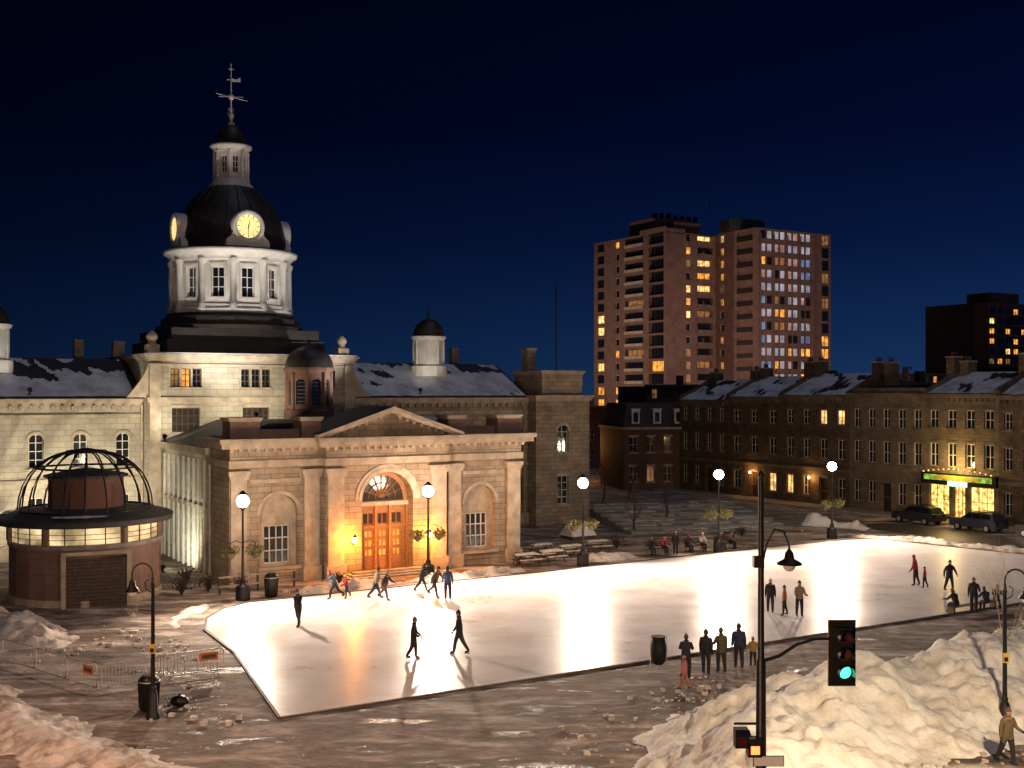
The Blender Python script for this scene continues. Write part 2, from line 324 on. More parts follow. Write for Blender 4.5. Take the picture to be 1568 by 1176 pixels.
def inside(p, poly):
    c = False; x, y = p; j = len(poly)-1
    for i in range(len(poly)):
        xi, yi = poly[i]; xj, yj = poly[j]
        if (yi > y) != (yj > y) and x < (xj-xi)*(y-yi)/(yj-yi)+xi: c = not c
        j = i
    return c
def dist(p, poly):
    m = 1e9; P = Vector(p)
    for i in range(len(poly)):
        a = Vector(poly[i]); b = Vector(poly[(i+1) % len(poly)]); ab = b-a
        t = max(0, min(1, (P-a).dot(ab)/ab.length_squared)); m = min(m, (P-(a+ab*t)).length)
    return m
def pile(name, poly, H, fall, res, m='snow', rough=.35, ns=.35, seed=0):
    xs = [p[0] for p in poly]; ys = [p[1] for p in poly]
    nx = int((max(xs)-min(xs)+2)/res); ny = int((max(ys)-min(ys)+2)/res); vs = []; fs = []
    for j in range(ny+1):
        for i in range(nx+1):
            x = min(xs)-1+i*res; y = min(ys)-1+j*res
            wob = noise.noise(Vector((x*.5, y*.5, seed)))*.9+noise.noise(Vector((x*1.9, y*1.9, seed)))*.35
            d = (dist((x, y), poly) if inside((x, y), poly) else -dist((x, y), poly))+wob
            if d > 0:
                t = min(1, d/fall); t = t*t*(3-2*t)*.5+t*.5; t2 = min(1, d/.8)
                f = noise.fractal(Vector((x*ns, y*ns, seed+3)), 1., 2.1, 4)
                vd = noise.voronoi(Vector((x*.55+f*.3, y*.55, seed+5)))[0]; v2 = noise.voronoi(Vector((x*2.0, y*2.0, seed+1)))[0]
                ch_ = (vd[1]-vd[0])*.35-.15; c2 = (.5-v2[0])*.15
                h = H*t*(1+.4*f)+rough*t2*(noise.fractal(Vector((x*1.6, y*1.6, seed)), .9, 2.2, 5)*.5+ch_+c2)
                h = max(h, .01)
            else: h = -.06
            vs.append((x, y, h))
    for j in range(ny):
        for i in range(nx):
            a = j*(nx+1)+i; q = (a, a+1, a+nx+2, a+nx+1)
            if any(vs[k][2] > -.05 for k in q): fs.append(q)
    o = Obj(name); o.poly('snow', m, vs, fs, True); o.done()
pile('snow_pile', [(2.8, 32.5), (4.4, 38.5), (6.7, 43.0), (11, 46.0), (16, 49.2), (22, 53), (33, 59.5), (37, 52), (25, 41.5), (17.3, 38.0), (13.0, 35.5), (11.5, 31), (10, 27), (4, 27)], 1.85, 4.6, .12, rough=.4)
pile('snow_bank', [(-28, 49.6), (-20, 45.0), (-14.6, 39.2), (-10.6, 36.6), (-8.2, 33.7), (-10.3, 32.2), (-12.8, 34.2), (-16, 36.4), (-21, 41.0), (-28, 45.5)], .6, 1.6, .1, 'snowD', .32, seed=5)
pile('snow_bank', [(-30, 60), (-24, 58.5), (-21.2, 55), (-21.3, 52.8), (-24, 51.5), (-30, 53)], 1.0, 2, .15, 'snowD', .45, seed=8)
pile('snow_bank', [(-12.5, 66.6), (-7, 70.0), (-3, 72.4), (1, 74.9), (.5, 76), (-4, 73.4), (-9, 70.2), (-13, 68)], .4, .7, .12, 'snowD', .5, seed=11)
pile('snow_bank', [(5.5, 78.5), (9.5, 81.2), (8.5, 83.5), (4.5, 81)], .35, 1, .15, 'snowD', .4, seed=12)
pile('snow_bank', [(28, 94.5), (33, 91.5), (42, 82), (46, 78), (45, 76.8), (41, 80.6), (32.5, 89.9), (27, 93.4)], .3, .9, .2, 'snowD', .35, seed=14)
pile('snow_bank', [(26, 101), (30.5, 97.5), (32, 99), (27, 103)], .9, 1.4, .2, 'snow', .4, seed=15)
pile('snow_bank', [(-17.2, 57), (-16.9, 62), (-15.6, 64.8), (-16.4, 65.4), (-18.2, 62), (-18.2, 57.6)], .15, .6, .1, 'snowD', .22, seed=16)
o = Obj('snow_chunks'); rnd = random.Random(4)
zones = [((1.5, 33), (3.5, 42)), ((5, 42), (9, 46.5)), ((-22, 42), (-9, 33.5)), ((-21, 50), (-19, 56)), ((11, 35), (17, 37)), ((-15, 45), (-10, 40)), ((-13, 67), (0, 75)), ((-18, 56), (-15, 50))]
for (ax, ay), (bx, by) in zones:
    for i in range(60):
        t = rnd.random(); x = ax+(bx-ax)*t+rnd.gauss(0, .7); y = ay+(by-ay)*t+rnd.gauss(0, .7); s = .03+.11*rnd.random()**3
        if inside((x, y), RK): continue
        vs = [(x+s*a*rnd.uniform(.6, 1.2), y+s*b*rnd.uniform(.6, 1.2), max(0, s*(.5+c)*rnd.uniform(.6, 1.2))) for a in (-1, 1) for b in (-1, 1) for c in (-.5, .6)]
        o.poly('lumps', 'snowD', vs, [(0, 1, 3, 2), (4, 6, 7, 5), (0, 4, 5, 1), (2, 3, 7, 6), (1, 5, 7, 3)])
o.done()

rd = Obj('road')
def gs(o, part, m, pts, z): o.poly(part, m, [(x, y, z) for x, y in pts], [tuple(range(len(pts)))])
gs(rd, 'asphalt', 'road', [(30, 100.5), (34.2, 103.2), (75, 36), (70, 33)], .004)
rd.done()
rd = Obj('street'); gs(rd, 'asphalt', 'road', [(-60, 53), (-9, 27.5), (30, 27.5), (80, 10), (80, -20), (-60, -20)], .004); rd.done()

# ------------------------------------------------------------------ city hall
A0 = (-17.4, 69.1, 0)
ch = Obj('city_hall', A0, TH)
def cornice(o, m, x0, x1, y0, y1, z, h=.5, pr=.35, part='cornice'):
    o.box(part, m, x0-pr*.4, x1+pr*.4, y0-pr*.4, y1+pr*.4, z, z+h*.4)
    o.box(part, m, x0-pr*.75, x1+pr*.75, y0-pr*.75, y1+pr*.75, z+h*.4, z+h*.7)
    o.box(part, m, x0-pr, x1+pr, y0-pr, y1+pr, z+h*.7, z+h)
def wingwins(s0, s1):
    ops = []; s = s0
    while s <= s1+.01:
        ops += [W(s, 1.0, 6.5, 8.95, arch=True, n=(2, 4)), W(s, 1.0, 1.8, 4.4, n=(2, 4))]; s += 3.0
    return ops
wall(ch, 'left_wing_wall', 'limeW', PX(18.2), -25, -.9, 0, 11.0, wingwins(-23.46, -2.4), trim='trim', sill='trim')
wall(ch, 'right_wing_wall', 'lime', PX(18.2), 15.1, 32.9, 0, 11.0, wingwins(16.8, 31.9), trim='trim', sill='trim')
ch.box('wing_end_walls', 'lime', -25, -24.7, 18.21, 30, 0, 11); ch.box('wing_end_walls', 'lime', -25, 38.7, 29.7, 30, 0, 11)
for (a, b) in ((-25.2, -1.0), (15.1, 32.9)):
    cornice(ch, 'trim', a, b, 18.2, 30, 11.0, .5, .35)
    for i in range(int((b-a)/.7)): ch.box('cornice_brackets', 'trim', a+.2+i*.7, a+.4+i*.7, 17.95, 18.198, 10.7, 10.998)
    ch.box('string_course', 'trim', a, b, 18.08, 18.198, 5.4, 5.7)
    ch.box('string_course', 'trim', a, b, 18.1, 18.198, 10.1, 10.35)
    ch.box('plinth', 'trim', a, b, 18.0, 18.198, 0, 1.1)
    rv = [(a-.3, 17.9, 11.52), (b, 17.9, 11.52), (b, 24, 14.6), (a+3, 24, 14.6), (a-.3, 30.2, 11.52), (b, 30.2, 11.52)]
    ch.poly('wing_roof', 'slate', rv, [(0, 1, 2, 3), (3, 2, 5, 4), (0, 3, 4)])
def roof_snow(o, x0, x1, ya, za, yb, zb, res=.16, seed=0., thr=0., part='roof_snow', bias=.6):
    nx = int((x1-x0)/res); ny = 26; vs = []; fs = []
    for j in range(ny+1):
        for i in range(nx+1):
            t = j/ny; vs.append((x0+(x1-x0)*i/nx, ya+(yb-ya)*t, za+(zb-za)*t+.06+.05*noise.noise(Vector((i*.2, j*.25, seed)))))
    for j in range(ny):
        for i in range(nx):
            X_ = i*res
            if noise.noise(Vector((X_*.35+.06*j, j*.12, seed)))+.5*noise.noise(Vector((X_*2.2+.1*j, j*.18, seed+9)))+bias*(.5-j/ny) > thr:
                a = j*(nx+1)+i; fs.append((a, a+1, a+nx+2, a+nx+1))
    o.poly(part, 'snowR', vs, fs, True)
roof_snow(ch, -22, -1.6, 18.1, 11.62, 23.8, 14.5, seed=1.3, bias=1.0, thr=-.3)
roof_snow(ch, 15.6, 32.6, 18.1, 11.62, 23.8, 14.5, seed=4.1, bias=.6, thr=-.4)
wall(ch, 'pavilion_wall', 'lime', PX(16.8), 33.0, 38.7, 0, 11.2, [W(35.8, 1.2, 6.5, 9, arch=True, n=(2, 4)), W(35.8, 1.2, 1.8, 4.4, n=(2, 4))], trim='trim', sill='trim')
ch.box('pavilion_sides', 'lime', 32.9, 33.2, 16.81, 19, 0, 11.2); ch.box('pavilion_sides', 'lime', 38.4, 38.7, 16.81, 30, 0, 11.2)
cornice(ch, 'trim', 33, 38.7, 16.8, 29.6, 11.2, .5, .4)
ch.box('pavilion_attic', 'lime', 33.8, 38.2, 17.2, 22, 11.7, 13.6); cornice(ch, 'trim', 33.8, 38.2, 17.2, 22, 13.6, .35, .25)
ch.box('chimney', 'lime', 34.6, 35.5, 21, 22, 13.9, 15.9); ch.box('chimney', 'trim', 34.5, 35.6, 20.9, 22.1, 15.9, 16.1)
ch.box('chimney', 'lime', 25.5, 26.4, 25, 26, 14, 16.0)
ch.tube('flagpole', 'black', [(36.5, 19, 13.9), (36.5, 19, 22)], .05)
wc = []
for c in (1.7, 7.05, 12.4):
    for k in (-1, 0, 1):
        wc.append(W(c+k*.82, .68, 12.35, 13.75, n=(2, 3), fr='woodD', g=('wOr' if (c < 2 and k == 0) else ('wDim' if c < 2 and k < 1 else 'glass'))))
for c in (1.7, 7.05, 12.4):
    wc.append(W(c, 2.1, 9.0, 10.8, n=(5, 3), fr='woodD', g='glassB'))
wall(ch, 'centre_block_wall', 'limeW', PX(16.3), -1.0, 15.1, 0, 14.3, wc, trim='trim', sill='trim')
ch.box('centre_block_sides', 'limeW', -1.0, -.7, 16.31, 30, 0, 14.3); ch.box('centre_block_sides', 'limeW', 14.8, 15.1, 16.31, 30, 0, 14.3)
cornice(ch, 'trim', -1.0, 15.1, 16.3, 30, 14.3, .55, .4)
ch.box('string_course', 'trim', -1.15, 15.25, 16.16, 16.298, 11.2, 11.6)
ch.box('string_course', 'trim', -1.05, 15.15, 16.2, 16.298, 13.95, 14.1)
for a in (-1.0, 14.3):
    ch.box('corner_pilasters', 'trim', a, a+.8, 16.1, 16.298, 0, 14.1)
ch.box('snow_ledge', 'snowR', -1.2, 15.3, 15.95, 16.6, 14.852, 14.93)
for a in (-.7, 14.3):
    ch.box('roof_finials', 'trim', a-.45, a+.45, 16.3, 17.2, 14.85, 15.5); ch.lathe('roof_finials', 'trim', a, 16.75, [(.4, 15.5), (.25, 15.7), (.42, 16.0), (.38, 16.25), (.12, 16.5)], 10)
    ch.box('roof_finials', 'trim', a-.45, a+.45, 28, 29, 14.85, 16.2)
for sg, a in ((-1, -1.0), (1, 15.1)):
    pts = [(a, 14.3)]+[(a+sg*1.6*(k/8)**1.6, 14.3-2.7*(k/8)) for k in range(1, 9)]+[(a, 11.6)]
    ch.poly('scroll_buttress', 'trim', [(x, 16.5, z) for x, z in pts]+[(x, 16.9, z) for x, z in pts],
            [tuple(range(len(pts))), tuple(range(len(pts), 2*len(pts)))]+[(i, (i+1) % len(pts), len(pts)+(i+1) % len(pts), len(pts)+i) for i in range(len(pts))])
DC = (6.9, 22.2)
ch.box('dome_podium', 'slate', DC[0]-6.3, DC[0]+6.3, DC[1]-4.6, DC[1]+7, 14.86, 16.0)
ch.box('dome_podium', 'copper', DC[0]-5.9, DC[0]+5.9, DC[1]-4.3, DC[1]+6, 16.0, 16.9)
PH = R(15)
ch.lathe('drum_base', 'copper', *DC, [(5.9, 16.9), (5.9, 17.2), (5.5, 17.3), (5.5, 17.8), (5.1, 18.0), (5.1, 18.2)], 12, PH, False)
for k in range(12):
    an0 = k*math.pi/6; n = Vector((math.sin(an0), -math.cos(an0), 0)); t = Vector((math.cos(an0), math.sin(an0), 0))
    def P(a, d, z, n=n, t=t):
        v = Vector((DC[0], DC[1], 0))+n*(4.4-d)+t*a; return (v.x, v.y, z)
    hw = 4.4*math.tan(R(15))
    wall(ch, 'drum_wall', 'trimW', P, -hw, hw, 18.2, 22.4, [W(0, .98, 19.4, 21.75, n=(2, 3))], dep=.25, sill='trimW')
    ch.pbox('drum_window_surround', 'trimW', P, -.68, -.5, -.08, -.002, 19.3, 21.85); ch.pbox('drum_window_surround', 'trimW', P, .5, .68, -.08, -.002, 19.3, 21.85)
    ch.pbox('drum_window_surround', 'trimW', P, -.7, .7, -.12, -.002, 21.853, 22.05)
    an = an0+R(15); c = Vector((DC[0]+math.sin(an)*4.62, DC[1]-math.cos(an)*4.62, 0))
    ch.lathe('drum_columns', 'trimW', c.x, c.y, [(.34, 18.2), (.34, 18.9), (.26, 18.95), (.23, 21.9), (.34, 22.15), (.34, 22.4)], 10)
ch.lathe('drum_mouldings', 'trimW', *DC, [(4.95, 18.15), (4.95, 18.5), (4.75, 18.6), (4.75, 18.85), (4.6, 18.9)], 12, PH, False, False)
ch.lathe('drum_cornice', 'trimW', *DC, [(4.8, 22.35), (4.8, 22.7), (4.95, 22.72), (4.95, 22.85), (5.25, 22.95), (5.35, 23.2), (4.4, 23.3)], 48)
prof = [(4.35*math.cos(t)**.9, 23.3+5.65*math.sin(t)) for t in [R(a) for a in (0, 8, 16, 24, 32, 40, 48, 56, 63, 69)]]
ch.lathe('dome', 'copper', *DC, prof, 48)
for k in range(24):
    a = k*math.pi/12+R(7.5)
    ch.tube('dome_ribs', 'copper', [(DC[0]+math.cos(a)*(r+.03), DC[1]+math.sin(a)*(r+.03), z) for r, z in prof], .05, 4)
for k in range(4):
    a = k*math.pi/2; n = Vector((math.sin(a), -math.cos(a), 0)); t = Vector((math.cos(a), math.sin(a), 0)); c0 = Vector((DC[0], DC[1], 0))
    zc = 24.95
    def Pc(u, d, z): v = c0+n*(4.35+d)+t*u; return (v.x, v.y, z)
    N_ = 28
    ring = lambda r, d: [Pc(r*math.cos(2*math.pi*i/N_), d, zc+r*math.sin(2*math.pi*i/N_)) for i in range(N_)]
    v = ring(1.28, -1.8)+ring(1.28, .25)+ring(1.18, .33)+ring(.96, .3)+ring(.94, .18)
    fs = [(j*N_+i, j*N_+(i+1) % N_, (j+1)*N_+(i+1) % N_, (j+1)*N_+i) for j in range(4) for i in range(N_)]
    ch.poly('clock_surround', 'trimW', v, fs, True)
    ch.poly('clock_face', 'clock', ring(.95, .2), [tuple(range(N_))])
    sh = [(-1.75, -1.55), (1.75, -1.55), (1.7, -1.1), (1.3, -.75), (1.15, 0), (-1.15, 0), (-1.3, -.75), (-1.7, -1.1)]
    ch.poly('clock_surround', 'trimW', [Pc(x, .12, zc+z) for x, z in sh]+[Pc(x, -1.2, zc+z) for x, z in sh], [tuple(range(8))]+[(i, (i+1) % 8, 8+(i+1) % 8, 8+i) for i in range(8)])
    for i in range(12):
        b = math.pi/6*i; x, z = math.sin(b), math.cos(b)
        q = [(x*.72-z*.035, z*.72+x*.035), (x*.72+z*.035, z*.72-x*.035), (x*.88+z*.035, z*.88-x*.035), (x*.88-z*.035, z*.88+x*.035)]
        ch.poly('clock_numerals', 'black', [Pc(u, .215, zc+w) for u, w in q], [(0, 1, 2, 3)])
    for b, ln, w in ((R(182), .78, .035), (R(12), .5, .05)):
        x, z = math.sin(b), math.cos(b)
        q = [(-x*.15-z*w, -z*.15+x*w), (-x*.15+z*w, -z*.15-x*w), (x*ln+z*w*.4, z*ln-x*w*.4), (x*ln-z*w*.4, z*ln+x*w*.4)]
        ch.poly('clock_hands', 'black', [Pc(u, .225, zc+w2) for u, w2 in q], [(0, 1, 2, 3)])
    for j in range(2):
        rr = .60+j*.32
        for i in range(N_):
            b1 = 2*math.pi*i/N_; b2 = 2*math.pi*(i+1)/N_
            ch.poly('clock_numerals', 'black', [Pc(rr*math.cos(b1), .21, zc+rr*math.sin(b1)), Pc(rr*math.cos(b2), .21, zc+rr*math.sin(b2)), Pc((rr+.02)*math.cos(b2), .21, zc+(rr+.02)*math.sin(b2)), Pc((rr+.02)*math.cos(b1), .21, zc+(rr+.02)*math.sin(b1))], [(0, 1, 2, 3)])
ch.lathe('lantern_base', 'trimW', *DC, [(1.75, 28.55), (1.75, 28.8), (1.55, 28.9), (1.5, 29.2), (1.35, 29.3)], 24)
for k in range(8):
    a = k*math.pi/4; n = Vector((math.sin(a), -math.cos(a), 0)); t = Vector((math.cos(a), math.sin(a), 0))
    def P(aa, d, z, n=n, t=t): v = Vector((DC[0], DC[1], 0))+n*(1.2-d)+t*aa; return (v.x, v.y, z)
    hw = 1.2*math.tan(R(22.5))
    wall(ch, 'lantern_wall', 'trimW', P, -hw, hw, 29.3, 31.5, [W(0, .5, 29.7, 31.1, arch=True, n=(2, 3), g='glass', fr='trimW')], dep=.15)
    an = a+R(22.5); ch.lathe('lantern_columns', 'trimW', DC[0]+math.sin(an)*1.36, DC[1]-math.cos(an)*1.36, [(.12, 29.3), (.1, 29.5), (.09, 31.2), (.13, 31.45)], 8)
ch.lathe('lantern_cornice', 'trimW', *DC, [(1.4, 31.45), (1.42, 31.7), (1.65, 31.8), (1.7, 32.0), (1.2, 32.1)], 24)
ch.lathe('lantern_dome', 'copper', *DC, [(1.25*math.cos(t), 32.05+1.75*math.sin(t)) for t in [R(a) for a in (0, 15, 30, 45, 60, 72, 82)]], 24)
X, Y = DC
ch.lathe('finial', 'trimW', X, Y, [(.25, 33.7), (.3, 33.9), (.1, 34.0), (.16, 34.3), (.24, 34.5), (.12, 34.7), (.07, 35.0), (.05, 36.3), (.03, 38.8)], 8)
for zz, ll in ((34.55, .3), (34.95, .22)):
    for an in (0, 1.57): ch.tube('finial', 'trimW', [(X-ll*math.cos(an), Y-ll*math.sin(an), zz+.2), (X-ll*.6*math.cos(an), Y-ll*.6*math.sin(an), zz-.1), (X, Y, zz), (X+ll*.6*math.cos(an), Y+ll*.6*math.sin(an), zz-.1), (X+ll*math.cos(an), Y+ll*math.sin(an), zz+.2)], .03, 5)
ch.tube('weathervane', 'trimW', [(X-1.2, Y+.2, 36.25), (X+1.3, Y-.2, 35.85)], .035, 5); ch.tube('weathervane', 'trimW', [(X-1.1, Y-.3, 35.9), (X+1.1, Y+.3, 36.25)], .035, 5)
ch.sphere('weathervane', 'trimW', (X, Y, 36.05), .26, 10, 6); ch.poly('weathervane', 'trimW', [(X+.1, Y, 37.3), (X+.75, Y-.1, 37.35), (X+.75, Y-.1, 37.7), (X+.4, Y, 37.55), (X+.1, Y, 37.6)], [(0, 1, 2, 3, 4)])
ch.tube('weathervane', 'trimW', [(X-.35, Y, 37.45), (X+.1, Y, 37.45)], .035, 5)
ch.tube('weathervane', 'trimW', [(X-.22, Y, 38.35), (X+.22, Y, 38.35)], .03, 5); ch.sphere('weathervane', 'trimW', (X, Y, 38.3), .09, 8, 6)
for s in (-11.1, 24.9):
    ch.lathe('wing_cupola', 'trimW', s, 22.2, [(1.65, 13.4), (1.65, 14.3), (1.3, 14.4), (1.3, 16.6), (1.5, 16.7), (1.6, 16.95), (1.3, 17.0)], 16, 0, False)
    for k in range(8):
        a = k*math.pi/4+.2; ch.lathe('wing_cupola', 'trimW', s+1.33*math.cos(a), 22.2+1.33*math.sin(a), [(.12, 14.4), (.12, 16.6)], 8)
    ch.lathe('wing_cupola_dome', 'copper', s, 22.2, [(1.4*math.cos(t), 17+1.55*math.sin(t)) for t in [R(a) for a in (0, 15, 30, 45, 60, 75, 86)]]+[(.12, 18.7), (.18, 18.9), (.05, 19.3), (.02, 19.8)], 16)
for c in (-4.0, 30.2, 1.2): ch.box('chimney', 'lime', c-.35, c+.35, 27, 27.7, 13, 16.2)
ch.tube('downspout', 'trim', [(-1.15, 17.95, 0), (-1.15, 17.95, 11)], .09, 8); ch.tube('downspout', 'trim', [(32.4, 17.95, 0), (32.4, 17.95, 11)], .09, 8)
ch.done()

# ------------------------------------------------------------------ market wing with portico
mk = Obj('market_hall', A0, TH)
CX = 10.45
bays = [W(3.2, 2.5, 1.0, 5.55, arch=True, niche=1, dep=.45), W(17.7, 2.5, 1.0, 5.55, arch=True, niche=1, dep=.45)]
wall(mk, 'side_bay_walls', 'lime', PX(0), 0, 6.1, 0, 7.3, [bays[0]], trim='trim')
wall(mk, 'side_bay_walls', 'lime', PX(0), 14.8, 20.9, 0, 7.3, [bays[1]], trim='trim')
for c in (3.2, 17.7):
    wall(mk, 'niche_walls', 'trim', PX(.451), c-1.26, c+1.26, .98, 5.56, [W(c, 1.7, 1.15, 3.55, n=(4, 3), g='glass', fw=.07)], dep=.25)
    mk.box('niche_sill', 'trim', c-1.4, c+1.4, -.15, .45, .8, .997)
    mk.box('niche_band', 'trim', c-1.25, c+1.25, .38, .449, 3.75, 4.05)
wall(mk, 'centre_bay_wall', 'lime', PX(-.5), 6.1, 14.8, 0, 7.3, [W(CX, 3.7, .15, 6.75, arch=True, niche=1, dep=.9)], trim='trim')
mk.box('centre_bay_returns', 'lime', 6.1, 6.15, -.498, 0, 0, 7.3); mk.box('centre_bay_returns', 'lime', 14.75, 14.8, -.498, 0, 0, 7.3)
n = 20
for k in range(n):
    t1 = math.pi*k/n; t2 = math.pi*(k+1)/n
    for r1, r2, d in ((1.87, 2.1, -.62), (2.1, 2.35, -.57)):
        q = [(CX+r*math.cos(t), 4.9+r*math.sin(t)) for r, t in ((r1, t1), (r1, t2), (r2, t2), (r2, t1))]
        mk.poly('archivolt', 'trim', [(x, d, z) for x, z in q]+[(x, -.5, z) for x, z in q], [(0, 1, 2, 3), (3, 2, 6, 7), (0, 1, 5, 4)])
wall(mk, 'door_surround', 'wood', PX(.4), CX-1.86, CX+1.86, .14, 6.76, [W(CX, 3.1, 4.75, 6.45, arch=True, n=(1, 1), g='glassB', fr=None)]+[W(CX+k*1.02, .62, 1.1+q*.62, 1.6+q*.62, dep=.05, n=(2, 1), g='wOr', fr='wood', fw=.06) for k in (-1, 0, 1) for q in range(3)]+[W(CX+k*1.02, .84, 3.2, 4.0, n=(2, 1), dep=.1, g='glassB', fr='wood') for k in (-1, 0, 1)], dep=.15)
for k in (-1, 0, 1): mk.box('door_panels', 'wood', CX+k*1.02-.3, CX+k*1.02+.3, .36, .397, .3, .95)
for k in range(1, 8):
    a = math.pi*k/8; mk.tube('fanlight_bars', 'wood', [(CX, .45, 4.95), (CX+1.5*math.cos(a), .45, 4.95+1.5*math.sin(a))], .035, 4)
for rr in (.5, 1.0):
    mk.tube('fanlight_bars', 'wood', [(CX+rr*math.cos(math.pi*k/10), .44, 4.95+rr*math.sin(math.pi*k/10)) for k in range(11)], .035, 4)
mk.box('transom', 'trim', CX-1.84, CX+1.84, .2, .395, 4.45, 4.72); mk.box('transom', 'wood', CX-1.84, CX+1.84, .28, .395, 2.98, 3.15)
for k in (-1.84, -.6, .42, 1.66): mk.box('door_posts', 'wood', CX+k, CX+k+.18, .22, .355, .16, 4.44)
for i in range(3): mk.box('entrance_steps', 'conc', CX-2.6-.3*i, CX+2.6+.3*i, -1.1-.35*i, -.503, 0, .34-.11*i-.002*i)
def pil(c, w, y, z0=0, z1=7.1):
    mk.box('pilasters', 'trim', c-w/2, c+w/2, y-.22, y-.002, z0+.9, z1-.5)
    mk.box('pilasters', 'trim', c-w/2-.12, c+w/2+.12, y-.34, y-.002, z0, z0+.9)
    mk.box('pilasters', 'trim', c-w/2-.1, c+w/2+.1, y-.32, y-.002, z1-.5, z1-.3); mk.box('pilasters', 'trim', c-w/2-.18, c+w/2+.18, y-.38, y-.002, z1-.3, z1)
for c in (.55, 5.3): pil(c, 1.0, 0)
for c in (15.6, 20.35): pil(c, 1.0, 0)
for c in (6.75, 14.15): pil(c, 1.1, -.5)
for a, b in ((1.25, 4.6), (16.3, 19.65)):
    mk.box('panel_band', 'trim', a, b, -.08, -.002, 6.3, 6.55)
mk.box('entablature', 'trim', -.12, 21.02, -.35, 4, 7.3, 7.75); mk.box('entablature', 'lime', -.02, 20.92, -.25, 4, 7.75, 8.5)
mk.box('entablature', 'trim', 5.95, 14.95, -.85, -.36, 7.302, 7.752); mk.box('entablature', 'lime', 6.05, 14.85, -.75, -.26, 7.753, 8.498)
for s in [i*.55 for i in range(39)]:
    y = -.75 if 6.0 < s < 14.8 else -.25
    mk.box('dentils', 'trim', s-.08, s+.12, y-.22, y-.002, 8.28, 8.495)
mk.box('cornice', 'trim', -.7, 21.6, -.85, 4.3, 8.502, 8.8); mk.box('cornice', 'trim', -.85, 21.75, -1.0, 4.4, 8.802, 9.1)
mk.box('cornice', 'trim', 5.4, 15.5, -1.4, -.86, 8.503, 8.798); mk.box('cornice', 'trim', 5.25, 15.65, -1.55, -1.01, 8.803, 9.098)
pz, ph = 9.1, 1.75; xl, xr = 5.25, 15.65
mk.poly('pediment', 'lime', [(xl+.6, -.7, pz), (xr-.6, -.7, pz), (CX, -.7, pz+ph-.25)], [(0, 1, 2)])
for sg, xe in ((1, xl), (-1, xr)):
    for k, (d, o1, o2) in enumerate(((-1.5, 0, .2), (-1.25, -.2, 0))):
        v = [(xe, pz+o1), (CX, pz+ph+o1), (CX, pz+ph+o2), (xe, pz+o2)]
        mk.poly('raking_cornice', 'trim', [(x, d, z) for x, z in v]+[(x, -.3, z) for x, z in v], [(0, 1, 2, 3), (0, 1, 5, 4), (3, 2, 6, 7), (0, 3, 7, 4)])
    mk.poly('pediment_roof', 'slate', [(xe, -1.4, pz+.205), (CX, -1.4, pz+ph+.205), (CX, 4, pz+ph+.205), (xe, 4, pz+.205)], [(0, 1, 2, 3)])
    for k in range(9):
        t = (k+.7)/10; x = xe+(CX-xe)*t; z = pz+ph*t
        mk.box('dentils', 'trim', x-.1, x+.1, -1.0, -.702, z-.42, z-.22)
for a, b in ((.0, 1.9), (4.6, 5.9), (15.1, 16.4), (19.0, 20.9)):
    mk.box('attic_blocks', 'brickK', a, b, -.2, 1.4, 9.1, 10.15); cornice(mk, 'trim', a, b, -.2, 1.4, 10.15, .25, .15)
mk.box('attic_parapet', 'brickK', 1.9, 4.6, .2, .6, 9.1, 9.65); mk.box('attic_parapet', 'brickK', 16.4, 19.0, .2, .6, 9.1, 9.65)
mk.box('portico_body', 'lime', .02, .3, .01, 4, 0, 8.5); mk.box('portico_body', 'lime', 20.6, 20.88, .01, 4, 0, 8.5)
mk.box('portico_roof', 'slate', .1, 20.8, .7, 4.2, 9.1, 9.2)
ops = []
for i in range(9):
    t = 5.0+i*1.32
    ops += [W(t, .62, 4.9, 7.0, n=(2, 4)), W(t, .62, 1.0, 3.7, n=(2, 4))]
wall(mk, 'side_wall', 'limeW', PY(.15), 4, 16.2, 0, 7.9, ops, trim='trim', dep=.18)
mk.box('side_wall_east', 'lime', 20.5, 20.75, 4, 16.2, 0, 7.9)
for i in range(10): mk.box('side_piers', 'trimW', .0, .148, 4.25+i*1.32, 4.45+i*1.32, 0, 7.5)
mk.box('side_eaves', 'trim', -.25, 21.1, 4.4, 16.25, 7.9, 8.35); mk.box('side_band', 'trim', .03, .148, 4, 16.2, 4.15, 4.45)
mk.poly('hall_roof', 'slate', [(-.3, 4.4, 8.36), (21.2, 4.4, 8.36), (21.2, 16.2, 8.36), (-.3, 16.2, 8.36), (4, 4.4, 9.9), (17, 4.4, 9.9), (17, 16.2, 9.9), (4, 16.2, 9.9)], [(0, 4, 7, 3), (1, 2, 6, 5), (4, 5, 6, 7), (0, 1, 5, 4)])
roof_snow(mk, 11, 20.5, 6, 9.9, 16, 9.95, seed=7.7, bias=0, thr=-.1)
cu = (CX, 13.9)
mk.lathe('brick_cupola_base', 'brickR', *cu, [(1.9, 9.4), (1.9, 10.6), (1.7, 10.7)], 8, R(22.5), False)
for k in range(8):
    a = k*math.pi/4; n = Vector((math.sin(a), -math.cos(a), 0)); t = Vector((math.cos(a), math.sin(a), 0))
    def P(aa, d, z, n=n, t=t): v = Vector((cu[0], cu[1], 0))+n*(1.55-d)+t*aa; return (v.x, v.y, z)
    hw = 1.55*math.tan(R(22.5))
    wall(mk, 'brick_cupola_wall', 'brickR', P, -hw, hw, 10.6, 13.5, [W(0, .75, 11.0, 13.0, arch=True, n=(1, 7), g='glass', fr='slate')], dep=.2)
    an = a+R(22.5); mk.lathe('brick_cupola_piers', 'brickR', cu[0]+math.sin(an)*1.66, cu[1]-math.cos(an)*1.66, [(.16, 10.6), (.16, 13.5)], 6)
mk.lathe('brick_cupola_cornice', 'brickR', *cu, [(1.75, 13.5), (1.95, 13.65), (1.95, 13.85)], 8, R(22.5), False)
